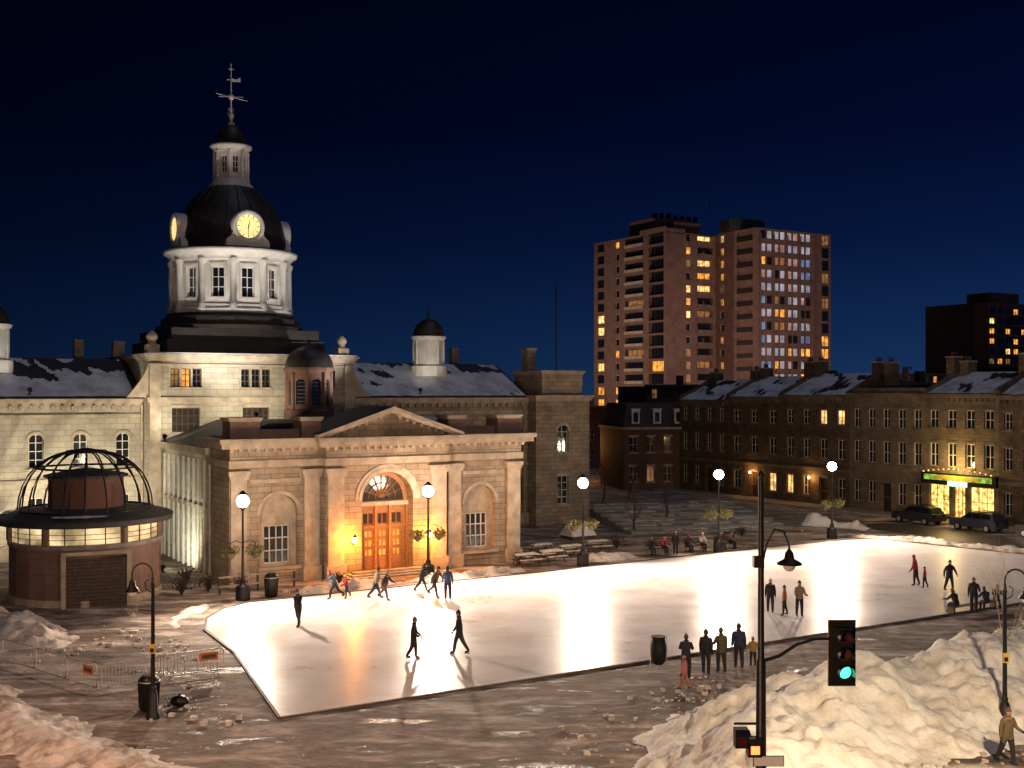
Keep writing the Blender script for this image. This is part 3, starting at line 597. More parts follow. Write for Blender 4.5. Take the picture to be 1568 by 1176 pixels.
mk.lathe('brick_cupola_dome', 'copper', *cu, [(1.85*math.cos(t), 13.85+1.75*math.sin(t)) for t in [R(a) for a in (0, 15, 30, 45, 60, 75, 87)]]+[(.1, 15.9), (.05, 16.1)], 16)
mk.done()
for s, pw in ((7.75, 2600), (13.15, 2600)):
    p = mk.w(s, -1.35, 2.5); o = Obj('wall_lantern', p, TH)
    o.sphere('glass_globe', 'lantern', (0, 0, 0), .19, 12, 8); o.lathe('cap', 'black', 0, 0, [(.19, .18), (.06, .3), (.02, .4)], 8); o.tube('arm', 'black', [(0, 0, -.19), (0, .1, -.33), (0, .62, -.22)], .03)
    o.done(); light('bulb', 'POINT', (p.x, p.y, p.z), pw, (1, .30, .03), .24, parent=o.e)

# ------------------------------------------------------------------ round kiosk
k = Obj('round_kiosk', (-25.2, 66.5, 0), R(20))
kN = 24
k.lathe('brick_wall', 'brickK', 0, 0, [(4.2, 0), (4.2, 3.2)], kN, 0, False)
k.lathe('stone_bands', 'trim', 0, 0, [(4.2, 0), (4.28, 0), (4.28, .35), (4.2, .4)], kN, 0, False, False)
k.lathe('stone_bands', 'conc', 0, 0, [(4.2, 3.2), (4.3, 3.2), (4.3, 3.42), (4.1, 3.45)], kN, 0, False)
k.lathe('glass_band', 'band', 0, 0, [(4.08, 3.45), (4.08, 4.35)], kN, 0, False)
for i in range(kN):
    a = 2*math.pi*i/kN; c, s_ = math.cos(a)*4.12, math.sin(a)*4.12
    k.box('mullions', 'black', c-.03, c+.03, s_-.03, s_+.03, 3.45, 4.35) if i % 4 else k.lathe('mullions', 'brickK', c, s_, [(.22, 3.45), (.22, 4.35)], 6)
for zz in (3.72, 4.0): k.lathe('mullions', 'black', 0, 0, [(4.1, zz), (4.13, zz), (4.13, zz+.03), (4.1, zz+.03)], kN, 0, False, False)
k.lathe('roof_slab', 'slate', 0, 0, [(4.1, 4.35), (4.9, 4.45), (4.95, 4.75), (4.8, 4.85), (3.9, 5.1), (0.5, 5.4)], 36, 0, False)
for a0_, a1_ in ((.2, 1.3), (1.9, 3.4), (4.3, 5.0)):
    nn = 10; vs = []
    for i in range(nn+1):
        a = a0_+(a1_-a0_)*i/nn; wv = .25*math.sin(math.pi*i/nn)+.08*math.sin(i*2.3)
        vs += [(math.cos(a)*(4.4+wv), math.sin(a)*(4.4+wv), 5.03-.1*wv), (math.cos(a)*(4.3-wv), math.sin(a)*(4.3-wv), 5.06+.1*wv)]
    k.poly('roof_snow', 'snowR', vs, [(2*i, 2*i+1, 2*i+3, 2*i+2) for i in range(nn)], True)
k.lathe('inner_drum', 'brickR', 0, 0, [(2.1, 5.2), (2.1, 7.0)], 12, 0, False); k.lathe('inner_roof', 'slate', 0, 0, [(2.35, 7.0), (2.35, 7.15), (.4, 7.5)], 12, 0, False)
for i in range(20):
    a = 2*math.pi*i/20
    k.tube('dome_cage', 'black', [(math.cos(a)*3.75*math.cos(t)**.8, math.sin(a)*3.75*math.cos(t)**.8, 5.1+3.45*math.sin(t)) for t in [R(q) for q in (0, 12, 24, 36, 48, 60, 70, 80, 84)]], .05, 5)
for zz, rr in ((5.15, 3.75), (7.55, 2.75), (8.5, 1.1)):
    k.tube('dome_cage', 'black', [(rr*math.cos(2*math.pi*i/32), rr*math.sin(2*math.pi*i/32), zz) for i in range(33)], .06, 5)
k.lathe('dome_finial', 'black', 0, 0, [(1.0, 8.4), (.6, 8.6), (.1, 8.7)], 12)
k.box('roller_door', 'woodD', -1.0, 2.2, -4.25, -3.9, 0, 2.7)
for z in range(13): k.box('roller_door', 'black', -1.0, 2.2, -4.27, -4.252, z*.2+.17, z*.2+.2)
k.box('door_frame', 'trim', -1.25, -1.003, -4.35, -3.9, 0, 2.9); k.box('door_frame', 'trim', 2.203, 2.45, -4.35, -3.5, 0, 2.9); k.box('door_frame', 'trim', -1.25, 2.45, -4.35, -3.9, 2.903, 3.1)
k.done()

# ------------------------------------------------------------------ apartment tower
def dorand(ps):
    r = random.random(); acc = 0
    for m, p in ps:
        acc += p
        if r < acc: return m
    return ps[-1][0]
P0 = Vector((50, 230, 0)); FL = 17; FH = 45.7/FL
LT = [('glass', .60), ('wOr', .20), ('wLit', .08), ('wDim', .12)]
tw = Obj('apartment_tower', P0, TH)
ops = []
for f in range(1, FL):
    z = f*FH
    for j, c in enumerate((2.9, 6.6, 10.3, 14.0)):
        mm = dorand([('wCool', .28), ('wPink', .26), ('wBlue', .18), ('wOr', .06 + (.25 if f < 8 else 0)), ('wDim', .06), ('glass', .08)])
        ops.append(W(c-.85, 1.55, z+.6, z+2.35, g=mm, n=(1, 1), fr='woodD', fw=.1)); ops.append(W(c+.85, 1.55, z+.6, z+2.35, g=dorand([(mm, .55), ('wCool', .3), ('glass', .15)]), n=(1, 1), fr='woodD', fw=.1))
    ops.append(W(19.9, 2.2, z+.25, z+2.4, g=dorand(LT), n=(2, 1), fr='black'))
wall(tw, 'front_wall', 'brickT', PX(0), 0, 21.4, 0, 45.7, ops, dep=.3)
for j in range(5): tw.box('fins', 'brickT', .9+3.72*j-.12, .9+3.72*j+.12, -.5, -.003, 2, 44.6)
ops = [W(3.4, 4.6, f*FH+.3, f*FH+2.3, g=dorand(LT), n=(3, 1), fr='black', dep=1.2) for f in range(1, FL)]
ops += [W(10.4, 1.2, f*FH+.7, f*FH+2.2, g=dorand([('glass', .6), ('wLit', .15), ('wOr', .15), ('wDim', .1)]), n=(1, 1)) for f in range(1, FL)]
wall(tw, 'left_wall', 'brickT', PY(0), 0, 12.4, 0, 45.7, ops, dep=.3)
for f in range(1, FL): tw.box('balcony_rails', 'black', -.15, .1, 1.1, 5.7, f*FH+.2, f*FH+1.1)
tw.box('back_volume', 'brickT', .3, 21.4, .5, 14, 0, 45.6)
dl = Matrix.Rotation(-TH, 3, 'Z') @ (Vector((32.1, 233.7, 0))-P0); lx, ly = dl.x, dl.y
ops = []
for f in range(1, FL):
    z = f*FH
    ops.append(W(lx+6.0, 1.3, z+.7, z+2.2, g=dorand([('glass', .5), ('wLit', .2), ('wOr', .2), ('wDim', .1)]), n=(1, 1)))
    ops.append(W(lx+10.5, 4.2, z+.25, z+2.4, g=dorand([('glass', .5), ('wOr', .2), ('wLit', .15), ('wDim', .15)]), n=(3, 1), fr='black', dep=1.0))
wall(tw, 'recess_wall', 'brickT', PX(ly), lx, 0, 0, 45.2, ops, dep=.3)
for f in range(1, FL): tw.box('balcony_rails', 'brickK', lx+8.3, lx+12.7, ly-.25, ly-.02, f*FH+.15, f*FH+1.0)
ops = []
for f in range(1, FL):
    z = f*FH
    ops.append(W(ly+3.4, 5.0, z+.2, z+2.45, g=dorand([('glass', .76), ('wDim', .12), ('wOr', .12)]), n=(3, 1), fr='black', dep=1.0))
    ops.append(W(ly+11.0, 6.4, z+.95, z+2.3, g=dorand([('glass', .86), ('wDim', .14)]), n=(4, 1), fr='black', dep=.9))
    ops.append(W(ly+17.2, 1.5, z+.7, z+2.2, g=dorand([('glass', .6), ('wLit', .16), ('wOr', .24)]), n=(1, 1)))
    ops.append(W(ly+23.4, 2.6, z+.5, z+2.3, g=dorand([('glass', .6), ('wOr', .26), ('wLit', .14)]), n=(2, 1), fr='black'))
wall(tw, 'west_wall', 'brickT', PY(lx), ly, ly+26, 0, 45.7, ops, dep=.3)
for f in range(1, FL):
    tw.box('balcony_rails', 'trim', lx-.3, lx-.02, ly+7.7, ly+14.3, f*FH+.3, f*FH+.92)
tw.box('left_volume', 'brickT', lx+1.3, -.2, ly+1.2, ly+26, 0, 45.1); tw.box('roof', 'slate', lx, 0, ly, ly+26, 45.1, 45.18)
tw.box('roof', 'slate', 0, 21.4, 0, 14, 45.702, 45.8)
tw.box('parapet', 'brickT', lx, lx+5, ly, ly+.3, 45.2, 46.2); tw.box('parapet', 'brickT', lx, lx+.3, ly+.3, ly+9, 45.7, 46.6)
tw.box('penthouse', 'brickR', lx+4, 2, ly+9, ly+18, 45, 49.8); tw.box('penthouse', 'brickR', lx+6, 0, ly+5, ly+9, 45, 48.6)
tw.box('penthouse', 'slate', -1, 7, 5, 10, 45.7, 48.2)
for i in range(7): tw.box('roof_vents', 'black', lx+5+i*1.9, lx+5.6+i*1.9, ly+10, ly+11, 49.8, 50.6+.8*random.random())
tw.tube('antenna', 'black', [(-2, 12, 49), (-2, 12, 54)], .08)
tw.done()
t2 = Obj('apartment_block', (127, 300, 0), TH)
ops = []
for f in range(1, 13):
    for c in range(8):
        ops.append(W(2+c*3.4, 2.2, f*2.7+.6, f*2.7+2.1, g=dorand([('glass', .62), ('wOr', .26), ('wLit', .06), ('wDim', .06)]), n=(2, 1), fr='black'))
wall(t2, 'front_wall', 'brickR', PX(0), 0, 29, 0, 36, ops); t2.box('body', 'brickR', 0, 29, .5, 20, 0, 36)
for f in range(1, 13): t2.box('balconies', 'brickT', 9, 16, -1, -.01, f*2.7, f*2.7+.5)
t2.box('penthouse', 'brickR', 10, 22, 6, 14, 36, 39.5); t2.done()

# ------------------------------------------------------------------ rowhouses
Q = Vector((25.8, 130, 0)); RT = TH-math.pi/2
def rowhouse(name, t0, t1, H, wallm, floors, nw, shop=False, lit=(), flat=False, roofh=2.8, gw='glass', chim=True, ww_=.42, door=True):
    o = Obj(name, Q+Vector((math.cos(RT), math.sin(RT), 0))*t0, RT); w = t1-t0; ops = []
    for fi, (z0, z1) in enumerate(floors):
        for i in range(nw):
            c = w*(i+.5)/nw; gg = 'wLit' if (fi, i) in lit else gw
            ww = min(1.15, w/nw*ww_)
            if fi == 0 and shop: continue
            if fi == 0 and door and i == nw//2: ops.append(W(c, 1.2, .1, 3.0, g='glassB', n=(1, 2), fr='wood')); continue
            ops.append(W(c, ww, z0, z1, g=gg, n=(2, 2)))
    if shop:
        for a, b in ((.06, .34), (.40, .56), (.62, .94)):
            ops.append(W(w*(a+b)/2, w*(b-a), .5 if a != .4 else .1, 3.3, g='shop', n=(3, 2), fr='yellow'))
    wall(o, 'facade', wallm, PX(0), 0, w, 0, H, ops, dep=.28, sill='stoneL', trim='stoneL')
    o.box('party_walls', wallm, 0, .3, .005, 11, 0, H); o.box('party_walls', wallm, w-.3, w, .005, 11, 0, H); o.box('rear_wall', wallm, 0, w, 10.7, 11, 0, H-.01)
    o.box('cornice', 'stoneL', -.02, w+.02, -.25, .3, H, H+.18); o.box('cornice', 'stoneL', -.05, w+.05, -.42, .3, H+.182, H+.4)
    for i in range(int(w/.6)): o.box('brackets', 'stoneL', .2+i*.6, .34+i*.6, -.22, -.003, H-.3, H-.003)
    if not flat:
        o.poly('roof', 'slate', [(0, -.2, H+.41), (w, -.2, H+.41), (w, 5.5, H+roofh), (0, 5.5, H+roofh), (w, 11, H+.4), (0, 11, H+.4)], [(0, 1, 2, 3), (3, 2, 4, 5)])
        roof_snow(o, .3, w-.3, -.1, H+.42, 5.3, H+roofh-.05, seed=t0*1.7, bias=.2, thr=-.3)
        for x in (0, w-.35):
            o.poly('parapet_walls', wallm, [(x, -.2, H), (x, 5.5, H+roofh+.5), (x, 11, H+.5), (x+.35, -.2, H), (x+.35, 5.5, H+roofh+.5), (x+.35, 11, H+.5), (x, 11, H), (x+.35, 11, H), (x, -.2, H+.8), (x+.35, -.2, H+.8)],
                   [(0, 8, 1, 2, 6), (3, 9, 4, 5, 7), (8, 9, 4, 1), (1, 4, 5, 2), (0, 3, 9, 8)])
    else:
        o.box('roof', 'slate', .1, w-.1, .3, 10.9, H+.2, H+.42)
        o.box('parapet', wallm, .0, w, .31, .6, H+.0, H+.9)
    if chim:
        for x in (.4, w-1.2):
            hh = random.uniform(.9, 1.7); o.box('chimney', wallm, x, x+.9, 4.6, 5.9, H+roofh-1, H+roofh+hh); o.box('chimney', 'trim', x-.08, x+.98, 4.52, 5.98, H+roofh+hh, H+roofh+hh+.15)
            for j in range(3): o.lathe('chimney_pots', 'brickR', x+.2+j*.25, 5.2, [(.1, H+roofh+hh+.15), (.08, H+roofh+hh+.6)], 6)
    o.box('shopfront_band', 'stoneL', 0, w, -.15, -.003, 3.7, 4.0)
    return o
f3 = [(1.0, 3.0), (5.0, 7.0), (8.6, 10.1)]
rowhouse('stone_rowhouse', -10, -1.2, 10.6, 'stoneD', f3, 4).done()
rowhouse('stone_rowhouse', -1.2, 7.5, 11.0, 'stoneD', [(1.0, 3.0), (5.1, 6.9), (8.5, 9.9)], 3, lit=((0, 2),)).done()
rowhouse('stone_rowhouse', 7.5, 17.2, 11.2, 'stoneD', f3, 4, lit=((2, 2), (2, 3), (0, 0))).done()
rowhouse('stone_rowhouse', 17.2, 26.5, 11.5, 'stoneL', [(.9, 3.1), (4.9, 7.1), (8.4, 10.3)], 5, flat=True, roofh=2.2, ww_=.5).done()
o = rowhouse('shop_building', 26.5, 34.4, 11.4, 'stoneL', [(1, 3), (5.0, 7.2), (8.6, 10.3)], 4, shop=True, roofh=2.5, ww_=.5)
o.box('shop_fascia', 'black', -.05, 8.0, -.5, -.16, 3.4, 4.4)
o.box('shop_sign', 'shopG', .3, 7.6, -.56, -.503, 3.75, 4.25); o.box('shop_sign', 'yellow', 1.4, 6.4, -.60, -.565, 3.85, 4.15); o.box('shop_sign', 'shopB', 3.0, 5.1, -.66, -.57, 3.25, 3.75)
for i in range(14): o.sphere('string_lights', 'wLit', (.3+i*.56, -.6, 4.5+.35*math.sin(i*math.pi/13)), .08, 6, 4)
o.done()
rowhouse('stone_rowhouse', 34.4, 44, 11.3, 'stoneD', f3, 5, roofh=3).done()
rowhouse('stone_rowhouse', 44, 56, 11.3, 'stoneD', f3, 5).done()
sd = Obj('sidewalk', Q, RT); sd.box('slab', 'conc', -12, 60, -3.0, -.01, 0, .12); sd.box('kerb', 'trim', -12, 60, -3.2, -3.003, 0, .14); sd.done()
o = Obj('mansard_house', (13.6, 137, 0), R(12))
ops = [W(1.3+i*2.2, 1.0, z, z+1.9, g=dorand([('glass', .9), ('wDim', .1)])) for i in range(5) for z in (1.0, 4.6)]
wall(o, 'facade', 'brickR', PX(0), 0, 11.5, 0, 7.4, ops, sill='trim', trim='trim'); o.box('body', 'brickR', .02, 11.48, .4, 10, 0, 7.4)
o.box('cornice', 'trim', -.2, 11.7, -.3, 10.2, 7.402, 7.7)
o.poly('mansard_roof', 'slate', [(0, 0, 7.7), (11.5, 0, 7.7), (11.5, 10, 7.7), (0, 10, 7.7), (.7, .9, 10.6), (10.8, .9, 10.6), (10.8, 9.1, 10.6), (.7, 9.1, 10.6)], [(0, 1, 5, 4), (1, 2, 6, 5), (2, 3, 7, 6), (3, 0, 4, 7), (4, 5, 6, 7)])
for i in range(4):
    c = 1.6+i*2.75; o.box('dormers', 'white', c-.5, c+.5, .1, 1.2, 8.1, 9.8); o.box('dormers', 'glass', c-.3, c+.3, .06, .098, 8.3, 9.5); o.box('dormers', 'snowR', c-.6, c+.6, 0, 1.3, 9.802, 9.95)
o.done()
for (x, y, w, h, d, nm) in ((8.5, 175, 22, 9.5, 12, 'brick_house'), (24, 200, 40, 13, 12, 'brick_building'), (72, 150, 26, 15.5, 14, 'brick_building'), (86, 118, 20, 13.5, 14, 'stone_building'), (-20, 190, 30, 12, 12, 'brick_building'), (40, 152, 30, 13, 8, 'stone_building'), (104, 190, 50, 17, 8, 'brick_building'), (55, 250, 60, 16, 8, 'brick_building')):
    o = Obj(nm, (x, y, 0), R(20)); ops = [W(1.6+i*2.6, 1.1, z, z+1.7, g=dorand([('glass', .75), ('wOr', .13), ('wDim', .12)])) for i in range(int(w/2.6)-1) for z in [1.2+3.2*q for q in range(int(h/3.2))]]
    wall(o, 'facade', 'brickR', PX(0), 0, w, 0, h, ops); o.box('body', 'brickR', .02, w-.02, .4, d, 0, h); o.box('cornice', 'stoneL', -.2, w+.2, -.25, .5, h+.002, h+.35)
    o.box('chimney', 'brickR', w*.2, w*.2+1, 3, 4, h, h+2); o.box('chimney', 'brickR', w*.7, w*.7+1, 3, 4, h, h+2); o.done()

# ------------------------------------------------------------------ street furniture
def leafball(o, part, m, c, r, n, ls=.09, sq=(1, 1, .7)):
    for i in range(n):
        d = Vector((random.gauss(0, 1), random.gauss(0, 1), random.gauss(0, 1))).normalized()*r*random.random()**.4
        p = Vector(c)+Vector((d.x*sq[0], d.y*sq[1], d.z*sq[2])); a = Vector((random.gauss(0, 1), random.gauss(0, 1), random.gauss(0, 1))).normalized(); b = a.cross(Vector((.3, .5, .8))).normalized()
        s = ls*(.6+.8*random.random()); o.poly(part, m, [p-a*s, p+b*s*.5, p+a*s, p-b*s*.5], [(0, 1, 2, 3)])
LC = (1, .77, .59)
def plaza_lamp(x, y, h, pw, sp):
    o = Obj('plaza_lamp_post', (x, y, 0), TH)
    o.lathe('base', 'black', 0, 0, [(.42, 0), (.42, .75), (.36, .85), (.2, .9), (.14, 1.2)], 12)
    o.lathe('post', 'black', 0, 0, [(.1, 1.1), (.075, 3.0), (.1, 3.05), (.07, 3.1), (.06, h-.55), (.14, h-.42), (.16, h-.34)], 10)
    o.lathe('lamp_cap', 'black', 0, 0, [(.05, h+.62), (.2, h+.47), (.3, h+.4)], 12)
    for a in range(4): o.tube('lamp_cage', 'black', [(.2*math.cos(a*1.57), .2*math.sin(a*1.57), h-.34), (.37*math.cos(a*1.57), .37*math.sin(a*1.57), h), (.28*math.cos(a*1.57), .28*math.sin(a*1.57), h+.42)], .01, 4)
    o.sphere('globe', 'globe', (0, 0, h), .36, 16, 12)
    for sg in (-1, 1):
        o.tube('basket_arm', 'black', [(0, 0, 3.3), (sg*.4, 0, 3.45), (sg*.75, 0, 3.3), (sg*.75, 0, 3.0)], .025, 5)
        o.lathe('hanging_basket', 'woodD', sg*.75, 0, [(.08, 2.4), (.26, 2.6), (.3, 2.8)], 10)
        leafball(o, 'basket_foliage', 'leaf', (sg*.72, 0, 2.85), .62, 170, .11, (1, .8, .6))
    o.done()
    light('bulb', 'POINT', (x, y, h), pw, (1, .68, .42), .41, parent=o.e)
    tgt = Vector((x, y, 0))+Vector((.515, -.857, 0))*16
    light('reflector', 'SPOT', (x+.515*.52, y-.857*.52, h-.1), sp, LC, .16, tgt, 150, .5, parent=o.e)
PW, SP = 2500, 9400
for (x, y, h) in ((-15.5, 64.7, 5.7), (-5.4, 72.4, 5.6), (4.9, 77.6, 5.7), (15.5, 84.2, 5.8), (26.2, 92.0, 5.9)): plaza_lamp(x, y, h, PW, SP)

def hook_lamp(x, y, sg, h=5.7):
    o = Obj('street_lamp', (x, y, 0))
    o.lathe('base', 'black', 0, 0, [(.26, 0), (.26, .15), (.2, .25), (.17, .9), (.1, 1.05), (.12, 1.1), (.08, 1.2)], 12)
    o.lathe('post', 'black', 0, 0, [(.085, 1.1), (.065, h-.8), (.09, h-.78), (.06, h-.7), (.05, h-.5)], 10)
    pts = [(0, 0, h-.6)]+[(sg*(.38-.38*math.cos(t)), 0, h-.4+.4*math.sin(t)) for t in [math.pi*q/8 for q in range(9)]]+[(sg*.76, 0, h-.62)]
    o.tube('hook_arm', 'black', pts, .035, 6); o.tube('scroll', 'black', [(0, 0, h-1.1), (sg*.25, 0, h-.95), (sg*.3, 0, h-.7), (sg*.15, 0, h-.6)], .022, 5)
    o.lathe('lamp_shade', 'black', sg*.76, 0, [(.04, h-.6), (.1, h-.68), (.13, h-.85), (.24, h-.98), (.26, h-1.04)], 14, cap=False)
    o.sphere('lamp_glass', 'trimW', (sg*.76, 0, h-1.05), .17, 10, 6)
    for q in range(5):
        a = q*math.pi*2/5
        o.tube('star_ornament', 'trimW', [(sg*.7, 0, h-1.9), (sg*.7+.16*math.cos(a-.3), .03, h-1.9+.16*math.sin(a-.3)), (sg*.7+.42*math.cos(a), 0, h-1.9+.42*math.sin(a)), (sg*.7+.16*math.cos(a+.3), -.03, h-1.9+.16*math.sin(a+.3)), (sg*.7, 0, h-1.9)], .011, 4)
    o.tube('ornament_bracket', 'black', [(0, 0, h-1.75), (sg*.5, 0, h-1.7)], .02, 4)
    o.box('notice_plate', 'yellow', -.1, .1, -.11, -.09, 2.4, 2.75); o.box('notice_plate', 'black', -.07, .07, -.114, -.111, 2.45, 2.6)
    o.done(); return o
hook_lamp(-13.2, 41.3, -1); hook_lamp(17.5, 39.9, 1)

ts = Obj('traffic_signal', (5.54, 25, 0))
ts.lathe('pole', 'black', 0, 0, [(.2, 0), (.2, .4), (.13, .6), (.11, 6), (.075, 6.1), (.06, 10.1), (.08, 10.15), (.02, 10.25)], 12)
ts.tube('mast_arm', 'black', [(0, 0, 6.0), (.4, 0, 6.12), (.8, 0, 6.38), (1.2, 0, 6.5), (1.8, 0, 6.52)], [.045, .04, .038, .035, .035], 8)
hx, hy = 1.8, .0
ts.box('backplate', 'black', hx-.30, hx+.30, hy-.02, hy+.01, 5.46, 6.92)
ts.box('backplate_border', 'yellow', hx-.31, hx+.31, hy+.012, hy+.02, 5.45, 6.93)
ts.box('housing', 'black', hx-.19, hx+.19, hy-.2, hy-.021, 5.6, 6.78)
for i, mm in enumerate(('green', 'offA', 'offR')):
    z = 5.82+i*.38
    c = [(hx+.14*math.cos(2*math.pi*q/20), hy-.205, z+.14*math.sin(2*math.pi*q/20)) for q in range(20)]
    ts.poly('lens_'+mm, mm, c, [tuple(range(20))])
    ar = [math.pi*(q/14)*1.3-.47 for q in range(15)]
    vs = [(hx+.165*math.cos(a), hy-.2, z+.165*math.sin(a)) for a in ar]+[(hx+.165*math.cos(a), hy-.45, z+.165*math.sin(a)) for a in ar]
    ts.poly('visors', 'black', vs, [(q, q+1, 16+q, 15+q) for q in range(14)], True)
pts = [(.02, 0, 8.1), (.12, 0, 8.6), (.3, 0, 8.95), (.5, 0, 8.9), (.62, 0, 8.6), (.63, 0, 8.45)]
ts.tube('lamp_bracket', 'black', pts, .025, 6); ts.lathe('lamp_shade', 'black', .63, 0, [(.03, 8.5), (.09, 8.42), (.12, 8.28), (.27, 8.2), (.28, 8.16)], 14, cap=False); ts.sphere('lamp_glass', 'trimW', (.63, 0, 8.15), .15, 10, 6)
ts.box('camera_box', 'black', -.18, .05, -.12, .1, 8.1, 8.35)
for dx, dz, m_ in ((-.45, 4.35, 'offR'), (-.17, 4.15, 'hand')):
    ts.box('pedestrian_signal', 'black', dx-.17, dx+.13, -.28, .0, dz-.2, dz+.2)
    ts.box('pedestrian_lens', m_, dx-.11, dx+.08, -.292, -.283, dz-.13, dz+.13)
    ts.poly('pedestrian_hood', 'black', [(dx-.18, -.28, dz+.21), (dx+.14, -.28, dz+.21), (dx+.14, -.5, dz+.12), (dx-.18, -.5, dz+.12)], [(0, 1, 2, 3)])
ts.tube('signal_bracket', 'black', [(-.6, 0, 4.62), (0, 0, 4.62)], .03, 6)
ts.box('street_sign', 'white', -.2, .45, -.22, -.2, 3.75, 3.95); ts.box('street_sign', 'black', -.22, .47, -.199, -.19, 3.73, 3.97)
ts.done()
def barrier(x0, y0, x1, y1, sign=False):
    d = Vector((x1-x0, y1-y0, 0)); L = d.length; o = Obj('crowd_barrier', (x0, y0, 0), math.atan2(d.y, d.x))
    o.tube('frame', 'grey', [(0, 0, .2), (0, 0, 1.0), (.1, 0, 1.1), (L-.1, 0, 1.1), (L, 0, 1.0), (L, 0, .2), (0, 0, .2)], .026, 6)
    n = int(L/.14)
    for i in range(1, n): o.tube('bars', 'grey', [(L*i/n, 0, .2), (L*i/n, 0, 1.09)], .012, 4)
    for xx in (.3, L-.3): o.tube('feet', 'grey', [(xx, -.3, .02), (xx, 0, .2), (xx, .3, .02)], .02, 5)
    if sign: o.box('sign_board', 'orange', L*.58, L*.9, -.05, -.03, .65, 1.0); o.box('sign_board', 'woodD', L*.62, L*.86, -.056, -.051, .74, .9)
    o.done()
barrier(-22.5, 49.6, -20.4, 48.0); barrier(-20.3, 47.9, -18.4, 46.3); barrier(-18.3, 46.2, -16.6, 44.9, True)
barrier(-16.4, 44.9, -14.5, 46.4); barrier(-14.4, 46.5, -12.3, 47.9, True); barrier(-26, 52, -22.7, 49.8)
def bin_(x, y, s=1.):
    o = Obj('litter_bin', (x, y, 0)); o.lathe('body', 'black', 0, 0, [(.26*s, 0), (.3*s, .1), (.33*s, .95*s), (.35*s, 1.0*s), (.2*s, 1.15*s)], 12)
    for i in range(12): a = i*math.pi/6; o.tube('slats', 'black', [(.3*s*math.cos(a), .3*s*math.sin(a), .1), (.35*s*math.cos(a), .35*s*math.sin(a), .95*s)], .02, 4)
    o.lathe('rim', 'grey', 0, 0, [(.34*s, .93*s), (.37*s, .95*s), (.34*s, .97*s)], 12); o.done()
bin_(-13.7, 42.4, 1.15); bin_(-14.1, 65.8, 1.2)
o = Obj('garbage_bag', (-12.7, 42.9, 0)); o.sphere('bag', 'black', (0, 0, .2), .28, 12, 8, (1.3, 1, .75)); o.lathe('knot', 'black', 0, 0, [(.12, .34), (.04, .42), (.07, .5)], 8); o.done()
o = Obj('garbage_bag_stand', (6.3, 48.3, 0))
o.lathe('bag', 'black', 0, 0, [(.2, .3), (.32, .5), (.34, 1.0), (.28, 1.4), (.32, 1.5)], 12); o.tube('stand', 'grey', [(-.36, 0, 0), (-.34, 0, 1.5), (.34, 0, 1.5), (.36, 0, 0)], .02); o.tube('stand', 'grey', [(0, .3, 0), (0, .3, 1.4)], .02); o.done()
def picnic(x, y, rot, name='picnic_table'):
    o = Obj(name, (x, y, 0), rot)
    for i in range(5): o.box('top', 'woodD', -.9, .9, -.37+i*.15, -.24+i*.15, .72, .76)
    for s in (-1, 1):
        o.box('bench', 'woodD', -.9, .9, s*.72-.14, s*.72+.14, .42, .46)
        o.tube('legs', 'woodD', [(s*.7, -.7, 0), (s*.7, -.2, .72)], .04, 4); o.tube('legs', 'woodD', [(s*.7, .7, 0), (s*.7, .2, .72)], .04, 4); o.tube('legs', 'woodD', [(s*.7, -.75, .4), (s*.7, .75, .4)], .035, 4)
    o.poly('snow_cover', 'snowD', [(-.88, -.35, .763), (.88, -.35, .763), (.88, .35, .763), (-.88, .35, .763), (-.7, -.25, .87), (.75, -.2, .85), (.7, .25, .88), (-.75, .22, .86)], [(0, 1, 5, 4), (1, 2, 6, 5), (2, 3, 7, 6), (3, 0, 4, 7), (4, 5, 6, 7)], True)
    for s in (-1, 1): o.box('snow_cover', 'snowD', -.85, .85, s*.72-.12, s*.72+.12, .462, .52)
    o.done()
for (x, y, r) in ((1.0, 77.6, .5), (2.8, 79.2, .6), (4.3, 82.0, .5), (2.2, 82.6, .7), (6.4, 84.5, .5)): picnic(x, y, r)
o = Obj('terrace_steps', (12.0, 95, 0), R(14))
rnd = random.Random(3)
for i in range(7):
    o.box('steps', 'conc', -2, 13, i*2.0, i*2.0+1.99, 0, .17*(i+1))
    for q in range(9):
        a = rnd.uniform(-1.8, 11); o.box('snow_on_steps', 'snowD', a, a+rnd.uniform(.8, 2.2), i*2.0+.4+rnd.uniform(0, .4), i*2.0+1.1+rnd.uniform(0, .6), .17*(i+1)+.002*(q+1), .17*(i+1)+.05+.004*q)
o.done()
def bench(x, y, rot):
    o = Obj('bench', (x, y, 0), rot)
    for i in range(4): o.box('seat', 'woodD', -.9, .9, -.22+i*.12, -.12+i*.12, .42, .46)
    for i in range(3): o.box('backrest', 'woodD', -.9, .9, .27+i*.02, .30+i*.02, .55+i*.14, .66+i*.14)
    for s in (-.75, .75): o.tube('legs', 'black', [(s, -.2, 0), (s, -.2, .42), (s, .24, .42), (s, .36, 1.0)], .025, 5); o.tube('legs', 'black', [(s, .24, 0), (s, .24, .42)], .025, 5)
    o.done()
for x, y in ((10.7, 82.9), (13.8, 84.6), (16.3, 85.9)): bench(x, y, TH)
o = Obj('rail_fence', (-17.3, 66.5, 0), TH+.1)
for i in range(5): o.box('posts', 'woodD', i*1.2-.05, i*1.2+.05, -.05, .05, 0, 1.05)
for z in (.4, .95): o.box('rails', 'trim', -.1, 4.9, -.09, -.052, z, z+.1)
o.done()
